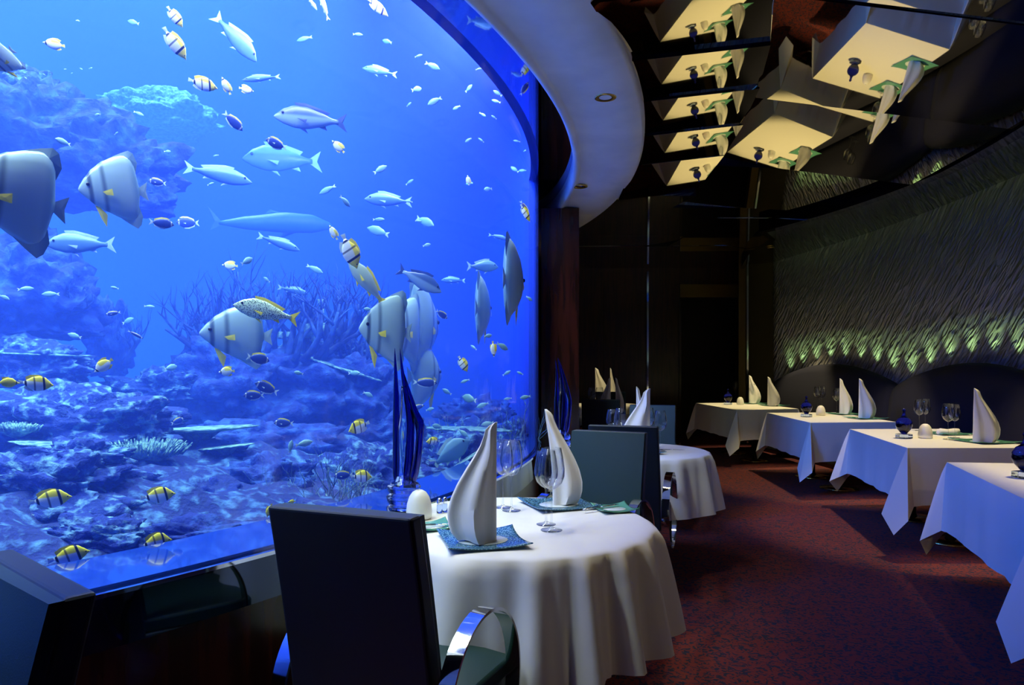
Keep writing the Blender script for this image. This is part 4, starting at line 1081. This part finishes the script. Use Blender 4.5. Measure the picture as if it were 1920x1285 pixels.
FK['bat'] = Kind(lambda: make_fish('batfish', 'x', 'silver batfish', 'bat',
    [(-.40, .05), (-.385, .22), (-.35, .42), (-.29, .55), (-.20, .585), (-.06, .545), (.12, .46), (.28, .33), (.40, .18), (.47, .07), (.5, .01)], [(-.40, -.05), (-.385, -.20), (-.35, -.38), (-.29, -.49), (-.20, -.50), (-.06, -.44), (.12, -.35), (.28, -.25), (.40, -.14), (.47, -.07), (.5, -.03)], .10,
    [('tail_fin', [(-.38, .05), (-.53, .16), (-.50, 0), (-.53, -.16), (-.38, -.05)], 'fin_s', {}),
     ('dorsal_fin', [(-.37, .30), (-.41, .46), (-.36, .62), (-.29, .66), (-.17, .61), (-.04, .545), (-.2, .53), (-.3, .46)], 'bat', {'th': .02}),
     ('anal_fin', [(-.37, -.27), (-.41, -.42), (-.37, -.56), (-.31, -.62), (-.19, -.54), (-.06, -.44), (-.2, -.45), (-.3, -.40)], 'bat', {'th': .02}),
     ('pelvic_fin', [(.22, -.28), (.12, -.40), (.15, -.60), (.21, -.48), (.29, -.25)], 'fin_y', {'th': .012}),
     ('pectoral_fin', [(.17, -.05), (.03, .0), (.02, -.11), (.12, -.10)], 'fin_y', {'th': .003, 'y': .11, 'slope': -.15}), ('pectoral_fin', [(.17, -.05), (.03, .0), (.02, -.11), (.12, -.10)], 'fin_y', {'th': .003, 'y': -.11, 'slope': .15})], (.365, .07, .028)))
SNT = [(-.38, .028), (-.30, .035), (-.15, .09), (.05, .145), (.22, .15), (.36, .10), (.46, .03), (.5, -.005)]
SNB = [(-.38, -.028), (-.30, -.035), (-.15, -.085), (.05, -.125), (.22, -.125), (.36, -.09), (.46, -.045), (.5, -.015)]
def snapper(nm_, grp, mat, fa, fb):
    return make_fish(nm_, 'x', grp, mat, SNT, SNB, .062,
    [('tail_fin', [(-.35, .03), (-.5, .12), (-.44, 0), (-.5, -.12), (-.35, -.03)], fa, {}), ('dorsal_fin', [(-.22, .06), (-.27, .10), (-.1, .15), (.08, .19), (.22, .185), (.2, .145), (.0, .12)], fb, {}), ('anal_fin', [(-.10, -.09), (-.22, -.12), (-.20, -.07)], fa, {}),
     ('pelvic_fin', [(.16, -.12), (.04, -.18), (.08, -.12)], fa, {'th': .008}), ('pectoral_fin', [(.20, -.02), (.06, -.03), (.08, -.075)], fa, {'th': .003, 'y': .066, 'slope': -.15})], (.38, .04, .018))
FK['snap'] = Kind(lambda: snapper('snapper', 'silver snappers', 'snap', 'fin_s', 'fin_s'))
FK['dark'] = Kind(lambda: snapper('snapper', 'dark-backed snappers', 'dark', 'fin_d', 'fin_d'))
FK['sweet'] = Kind(lambda: snapper('sweetlips', 'spotted sweetlips', 'sweet', 'fin_y', 'fin_y'))
FK['ysn'] = Kind(lambda: snapper('snapper', 'yellow-finned snappers', 'ysn', 'fin_y', 'fin_y'))
FK['pale'] = Kind(lambda: make_fish('damselfish', 'x', 'small pale fish', 'pale',
    [(-.34, .04), (-.2, .13), (.05, .20), (.28, .16), (.44, .06), (.5, .01)], [(-.34, -.04), (-.2, -.12), (.05, -.19), (.28, -.15), (.44, -.05), (.5, -.01)], .09,
    [('tail_fin', TAILF(-.31, -.5, .12, .04, .07), 'fin_w', {})], None))
def shark():
    t = thing('shark', (0, 0, -50), 0, 'x', 'shark')
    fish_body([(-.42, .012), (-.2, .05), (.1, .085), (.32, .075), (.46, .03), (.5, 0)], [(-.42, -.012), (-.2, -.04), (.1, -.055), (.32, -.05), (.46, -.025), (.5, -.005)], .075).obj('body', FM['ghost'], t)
    fin([(-.40, .01), (-.5, .11), (-.46, 0), (-.49, -.05), (-.40, -.01)]).obj('tail_fin', FM['ghost'], t, False)
    fin([(.10, .075), (-.02, .10), (-.06, .07)]).obj('dorsal_fin', FM['ghost'], t, False)
    fin([(.24, -.03), (.06, -.08), (.10, -.03)], y=.05, slope=-.3).obj('pectoral_fin', FM['ghost'], t, False)
    return t
FK['shark'] = Kind(shark)
def put_fish(kind, px, py, length, face_right, pitch, yaw, e, label, group=None, sz=1.0):
    c = inside(px, py, e); phi = math.atan((px - 960) / F_PX)
    s = length * c.y / F_PX * math.cos(phi) / max(.25, abs(math.cos(R_(yaw)))) * 1.0
    base = -phi + (0 if face_right else PI)
    return FK[kind].put(c, rot=(0, -R_(pitch), base + R_(yaw)), label=label, group=group, scale=(s, s, s * sz))
R, Lf = True, False
FISH = [
 # silver batfish
 ('bat', 24, 368, 205, Lf, 8, 12, .42, 'huge silver batfish cut off by the left edge', 1.0),
 ('bat', 212, 357, 128, Lf, -6, 8, .75, 'silver batfish with yellow pectoral fin at upper left', 1.02),
 ('bat', 442, 628, 134, Lf, 2, 8, .9, 'striped silver batfish in the centre, partly behind the spotted fish', .82),
 ('bat', 722, 620, 96, Lf, 4, 20, .7, 'bright silver batfish right above the horn vase tips', 1.2),
 ('bat', 762, 622, 60, Lf, 4, 60, 1.6, 'thin pale batfish just behind the bright one', 1.0),
 ('bat', 793, 612, 60, R, 0, 66, 1.8, 'pale oval batfish seen end-on, right of the vase tips', 1.0),
 ('bat', 797, 706, 62, R, 0, 60, 1.8, 'pale round batfish seen end-on beside the vase middle', .95),
 ('bat', 905, 582, 30, R, 0, 78, 1.3, 'narrow batfish seen end-on, left one of two at right', .9),
 ('bat', 962, 530, 36, R, 0, 76, .9, 'narrow batfish seen end-on, right one near the glass edge', .95),
 ('bat', 8, 112, 62, Lf, -60, 30, .5, 'half a pale striped fish at the upper left edge', 1.0),
 # banded
 ('band', 95, 937, 82, R, 2, 8, .5, 'black and yellow banded fish at lower left, facing right', 1),
 ('band', 297, 930, 66, R, 2, 10, .6, 'banded fish level with the one at lower left, further right', 1),
 ('band', 292, 1019, 62, R, 0, 30, .4, 'banded fish just above the tank sill at bottom', 1.1),
 ('band', 130, 1043, 80, R, 6, 10, .35, 'lowest banded fish, touching the sill above the corner chair', 1),
 ('band', 68, 720, 68, R, -8, 10, .55, 'banded fish at left, nose to tail with a yellow fish', 1),
 ('band', 673, 801, 42, Lf, -22, 20, .7, 'banded fish with yellow face, left of the vase stem', 1.15),
 ('band', 678, 894, 40, R, -8, 20, .6, 'small banded fish low beside the vase foot', 1.1),
 ('band', 381, 158, 56, R, -8, 10, .9, 'banded fish high left of centre', 1),
 ('band', 656, 472, 66, R, -66, 20, .7, 'banded fish diving above the yellow-finned snapper', 1),
 ('band', 328, 32, 44, R, -50, 15, .9, 'banded fish near the top edge, upper of two', 1),
 ('band', 328, 82, 68, R, -52, 15, .8, 'banded fish diving just below the top pair', .9),
 ('band', 868, 683, 32, R, -60, 20, .8, 'small banded fish alone right of the pale round batfish', 1),
 ('band', 812, 828, 26, Lf, 0, 30, .9, 'small banded fish right of the vase knuckle', 1),
 ('band', 708, 14, 46, R, -30, 20, 1.2, 'banded fish cut by the top edge', .8),
 # yellow-backed
 ('tear', 101, 83, 42, Lf, -6, 10, .9, 'yellow and white fish at the top left', 1),
 ('tear', 194, 686, 44, Lf, -40, 10, .7, 'yellow-backed fish with dark nose, left of centre', 1),
 ('tear', 425, 697, 30, Lf, -4, 15, 1.0, 'little yellow-edged fish under the striped batfish', 1.1),
 ('tear', 634, 275, 30, Lf, 40, 15, 1.1, 'yellow-backed fish below the upper silver snapper', 1),
 ('tear', 625, 436, 30, Lf, 60, 15, 1.0, 'slim yellow-edged fish just left of the diving banded fish', .8),
 ('tear', 424, 161, 32, Lf, 60, 25, 1.0, 'small yellow-edged fish beside the high banded fish', .9),
 ('tear', 462, 168, 28, R, -4, 10, 1.2, 'small pinkish fish below the long pale one at top', 1),
 ('tear', 431, 498, 30, Lf, 0, 10, 1.6, 'yellow-edged fish left on top of the central coral', 1),
 ('yel', 16, 718, 44, R, -4, 15, .5, 'plain yellow fish at the left edge', 1),
 ('yel', 505, 958, 26, Lf, -70, 20, .5, 'plain yellow fish above the near chair back', 1),
 ('yel', 547, 941, 14, Lf, 0, 20, .5, 'tiny yellow fish peeping over the chair corner', 1),
 ('tear', 925, 655, 26, R, -85, 30, .6, 'slim yellow fish near the right end, left of its pale twin', .8),
 ('tear', 878, 338, 16, Lf, 80, 30, 1.6, 'yellow-tinged speck fish at right, over the pinkish haze', 1),
 ('band', 985, 400, 34, R, -60, 20, .5, 'small banded fish right at the edge of the glass', .7),
 # surgeonfish
 ('surg', 437, 228, 46, R, -40, 15, 1.0, 'pale-finned blue fish under the high banded fish', 1),
 ('surg', 518, 270, 40, Lf, 10, 25, 1.0, 'dark blue surgeonfish with white rim, left of the dark snapper', 1.1),
 ('surg', 303, 419, 48, R, -2, 15, .9, 'blue surgeonfish with white back line, right of the batfish', 1),
 ('surg', 484, 673, 44, R, -12, 15, .8, 'white-rimmed blue surgeonfish under the striped batfish', 1.1),
 ('surg', 500, 728, 48, Lf, 24, 15, .9, 'yellow-topped blue surgeonfish below the centre', 1),
 ('surg', 476, 742, 40, Lf, 0, 15, 1.0, 'white-rimmed surgeonfish swimming just before the yellow-topped one', 1),
 ('surg', 532, 794, 38, Lf, 4, 15, 1.1, 'blue surgeonfish low right of the flat coral shelf', 1),
 ('surg', 644, 892, 36, Lf, 0, 15, .8, 'pale-rimmed fish left of the small low banded fish', 1),
 ('surg', 797, 718, 46, R, -4, 10, 1.0, 'blue surgeonfish crossing the pale round batfish', .8),
 ('surg', 333, 790, 26, R, 20, 15, 1.4, 'small crescent-backed fish on the flat coral shelf', 1),
 ('surg', 352, 418, 44, Lf, -6, 15, 2.0, 'dark oval fish right of the white-lined surgeonfish', 1.1),
 ('surg', 212, 588, 30, Lf, -14, 10, 1.3, 'small crescent-backed fish at left, upper one', .7),
 ('surg', 254, 628, 34, R, -30, 10, 1.2, 'thin curved fish at left, lower one', .4),
 ('surg', 295, 342, 34, Lf, 0, 15, 1.3, 'blue fish just right of the upper batfish', 1),
 ('surg', 983, 390, 30, R, -60, 15, .7, 'dark slim fish by the right end of the glass', .7),
 ('surg', 828, 590, 26, R, -35, 15, 1.2, 'dark little surgeonfish right of the end-on batfish', 1),
 ('surg', 780, 765, 34, R, 15, 10, 1.6, 'pale curved fish beside the middle of the vase', .6),
 # silver and other larger ones
 ('dark', 583, 224, 138, Lf, -1, 6, 1.3, 'large blue-grey snapper with pale back, upper centre', 1.15),
 ('snap', 442, 72, 108, R, -42, 12, 1.8, 'large pale snapper diving near the top', 1.2),
 ('snap', 410, 328, 130, R, -6, 8, 2.2, 'pale snapper left of centre, above the shark', .9),
 ('snap', 152, 458, 134, Lf, -5, 8, 1.6, 'pale speckled snapper below the two big batfish', 1.15),
 ('dark', 787, 526, 92, R, -26, 10, 1.2, 'dark-backed snapper right of centre, facing down right', 1.2),
 ('sweet', 500, 585, 126, Lf, 12, 8, .65, 'black-spotted sweetlips in the centre of the tank', 1.1),
 ('ysn', 688, 530, 106, Lf, 50, 15, .75, 'grey-green snapper with yellow fins, tail on the bright batfish', 1.05),
 ('snap', 728, 376, 90, Lf, 0, 8, 2.2, 'pale snapper right of centre, below mid height', 1),
 ('snap', 712, 134, 66, Lf, 4, 8, 2.2, 'faint snapper at upper right centre', .9),
 ('snap', 523, 456, 84, R, -16, 8, 2.4, 'faint slim snapper below the shark', .8),
 ('snap', 490, 147, 76, Lf, -16, 8, 1.9, 'long slim pale fish near the top, left of centre', .6),
 ('snap', 530, 300, 150, Lf, -4, 8, 4.0, 'faint large snapper shadow behind the dark surgeonfish', 1.2),
 ('snap', 905, 500, 60, R, 0, 8, 1.4, 'pale snapper at right, level with the end-on batfish', 1.3),
 ('snap', 850, 526, 46, Lf, 0, 8, 2.6, 'faint fish between the dark-backed snapper and the end-on batfish', .9),
 ('snap', 935, 445, 40, R, -12, 8, 1.8, 'faint slim fish above the right end-on batfish', .7),
 ('snap', 845, 850, 84, R, 34, 8, 1.2, 'pale grouper-like fish left of the tall napkin', 1.6),
 ('ysn', 607, 12, 54, Lf, 70, 8, 1.2, 'slim yellow fish tail hanging from the top edge', .6),
 ('ysn', 585, 6, 30, R, -50, 8, 1.2, 'small yellow-white fish at the top edge, left of the slim one', .8),
 ('snap', 550, 545, 60, R, -10, 10, 2.6, 'faint fish over the central coral', .8),
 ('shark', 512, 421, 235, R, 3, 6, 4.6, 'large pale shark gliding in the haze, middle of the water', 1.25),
]
for f in FISH:
    put_fish(f[0], f[1], f[2], f[3], f[4], f[5], f[6], f[7], f[8], None, f[9])
# little pale ones: groups that nothing in the photo tells apart
TINY = [
 ('tiny pale fish in the loose school at the upper right of the water', 'school at upper right of the tank',
  [(571, 73, 26), (671, 65, 17), (726, 78, 17), (807, 27, 18), (785, 105, 14), (811, 124, 26), (781, 168, 18), (815, 190, 26), (856, 202, 14), (879, 166, 13), (933, 175, 17), (930, 190, 16), (905, 215, 13), (926, 220, 10), (878, 263, 12), (902, 263, 11), (898, 130, 12), (767, 196, 9)]),
 ('tiny pale fish in the middle right of the water', 'specks right of centre',
  [(614, 356, 30), (647, 378, 20), (713, 318, 26), (768, 342, 14), (710, 412, 20), (797, 416, 32), (709, 434, 38), (785, 415, 12), (880, 344, 12), (915, 355, 14), (965, 318, 16), (980, 320, 14), (969, 265, 12), (986, 282, 9), (767, 378, 12), (800, 460, 14)]),
 ('tiny pale fish low at the right end of the water', 'specks at lower right',
  [(942, 650, 20), (888, 652, 12), (915, 630, 14), (968, 545, 18), (992, 560, 12), (995, 470, 10), (880, 748, 24), (806, 768, 14), (914, 795, 22), (952, 748, 14), (905, 760, 22), (985, 745, 18), (872, 715, 16), (975, 700, 12), (950, 700, 16), (868, 812, 20), (820, 800, 18), (930, 830, 16), (995, 665, 10), (838, 735, 18)]),
 ('tiny pale fish at the left of the water', 'specks at left',
  [(152, 129, 6), (83, 140, 5), (122, 130, 5), (135, 137, 4), (48, 146, 5), (170, 128, 6), (183, 215, 10), (260, 213, 18), (118, 266, 26), (250, 42, 20), (218, 250, 7), (48, 542, 28), (95, 552, 30), (8, 558, 20), (140, 630, 24), (240, 602, 20), (215, 540, 14), (146, 39, 7), (405, 292, 10), (314, 284, 12), (70, 968, 22), (395, 345, 12)]),
 ('tiny pale fish over the central coral', 'specks over the central coral',
  [(463, 490, 22), (590, 505, 30), (500, 525, 12), (480, 645, 16), (280, 575, 18), (320, 690, 22), (560, 700, 16), (295, 748, 10), (310, 748, 10), (690, 580, 14), (664, 700, 20), (690, 740, 18)]),
]
rnd = random.Random(77)
used = set()
refs = [(f[1], f[2], f[8].split(',')[0]) for f in FISH if len(f[8].split(',')[0].split()) <= 9 and f[3 - 1] is not None]
def place_words(px, py):
    """which named fish it swims beside, so that each speck can be pointed out"""
    for rx, ry, nm_ in sorted(refs, key=lambda r: (r[0] - px) ** 2 + (r[1] - py) ** 2):
        dx, dy = px - rx, py - ry; d = math.hypot(dx, dy); ang = math.degrees(math.atan2(-dy, dx)) % 360
        w_ = ('right of', 'above right of', 'above', 'above left of', 'left of', 'below left of', 'below', 'below right of')[int((ang + 22.5) // 45) % 8]
        lab = 'tiny pale fish ' + ('close ' if d < 60 else '') + w_ + ' the ' + nm_
        if lab not in used and len(lab.split()) <= 16: used.add(lab); return lab
for lab, grp, L_ in TINY:
    for px, py, s in L_:
        put_fish('pale', px, py, s * 1.15, rnd.random() < .5, rnd.uniform(-35, 35), rnd.uniform(-45, 45), rnd.uniform(1.0, 2.0), place_words(px, py), grp, rnd.uniform(.8, 1.2))
for px, py, s, p_, lab in ((570, 832, 34, 10, 'round pale fish at the top of the low branching coral'), (545, 838, 26, 80, 'thin pale fish left of the round one on the low coral'), (362, 985, 40, 75, 'small white fish standing on its tail near the sill')):
    put_fish('pale', px, py, s, R, p_, 15, .7, lab, None, 1.0)
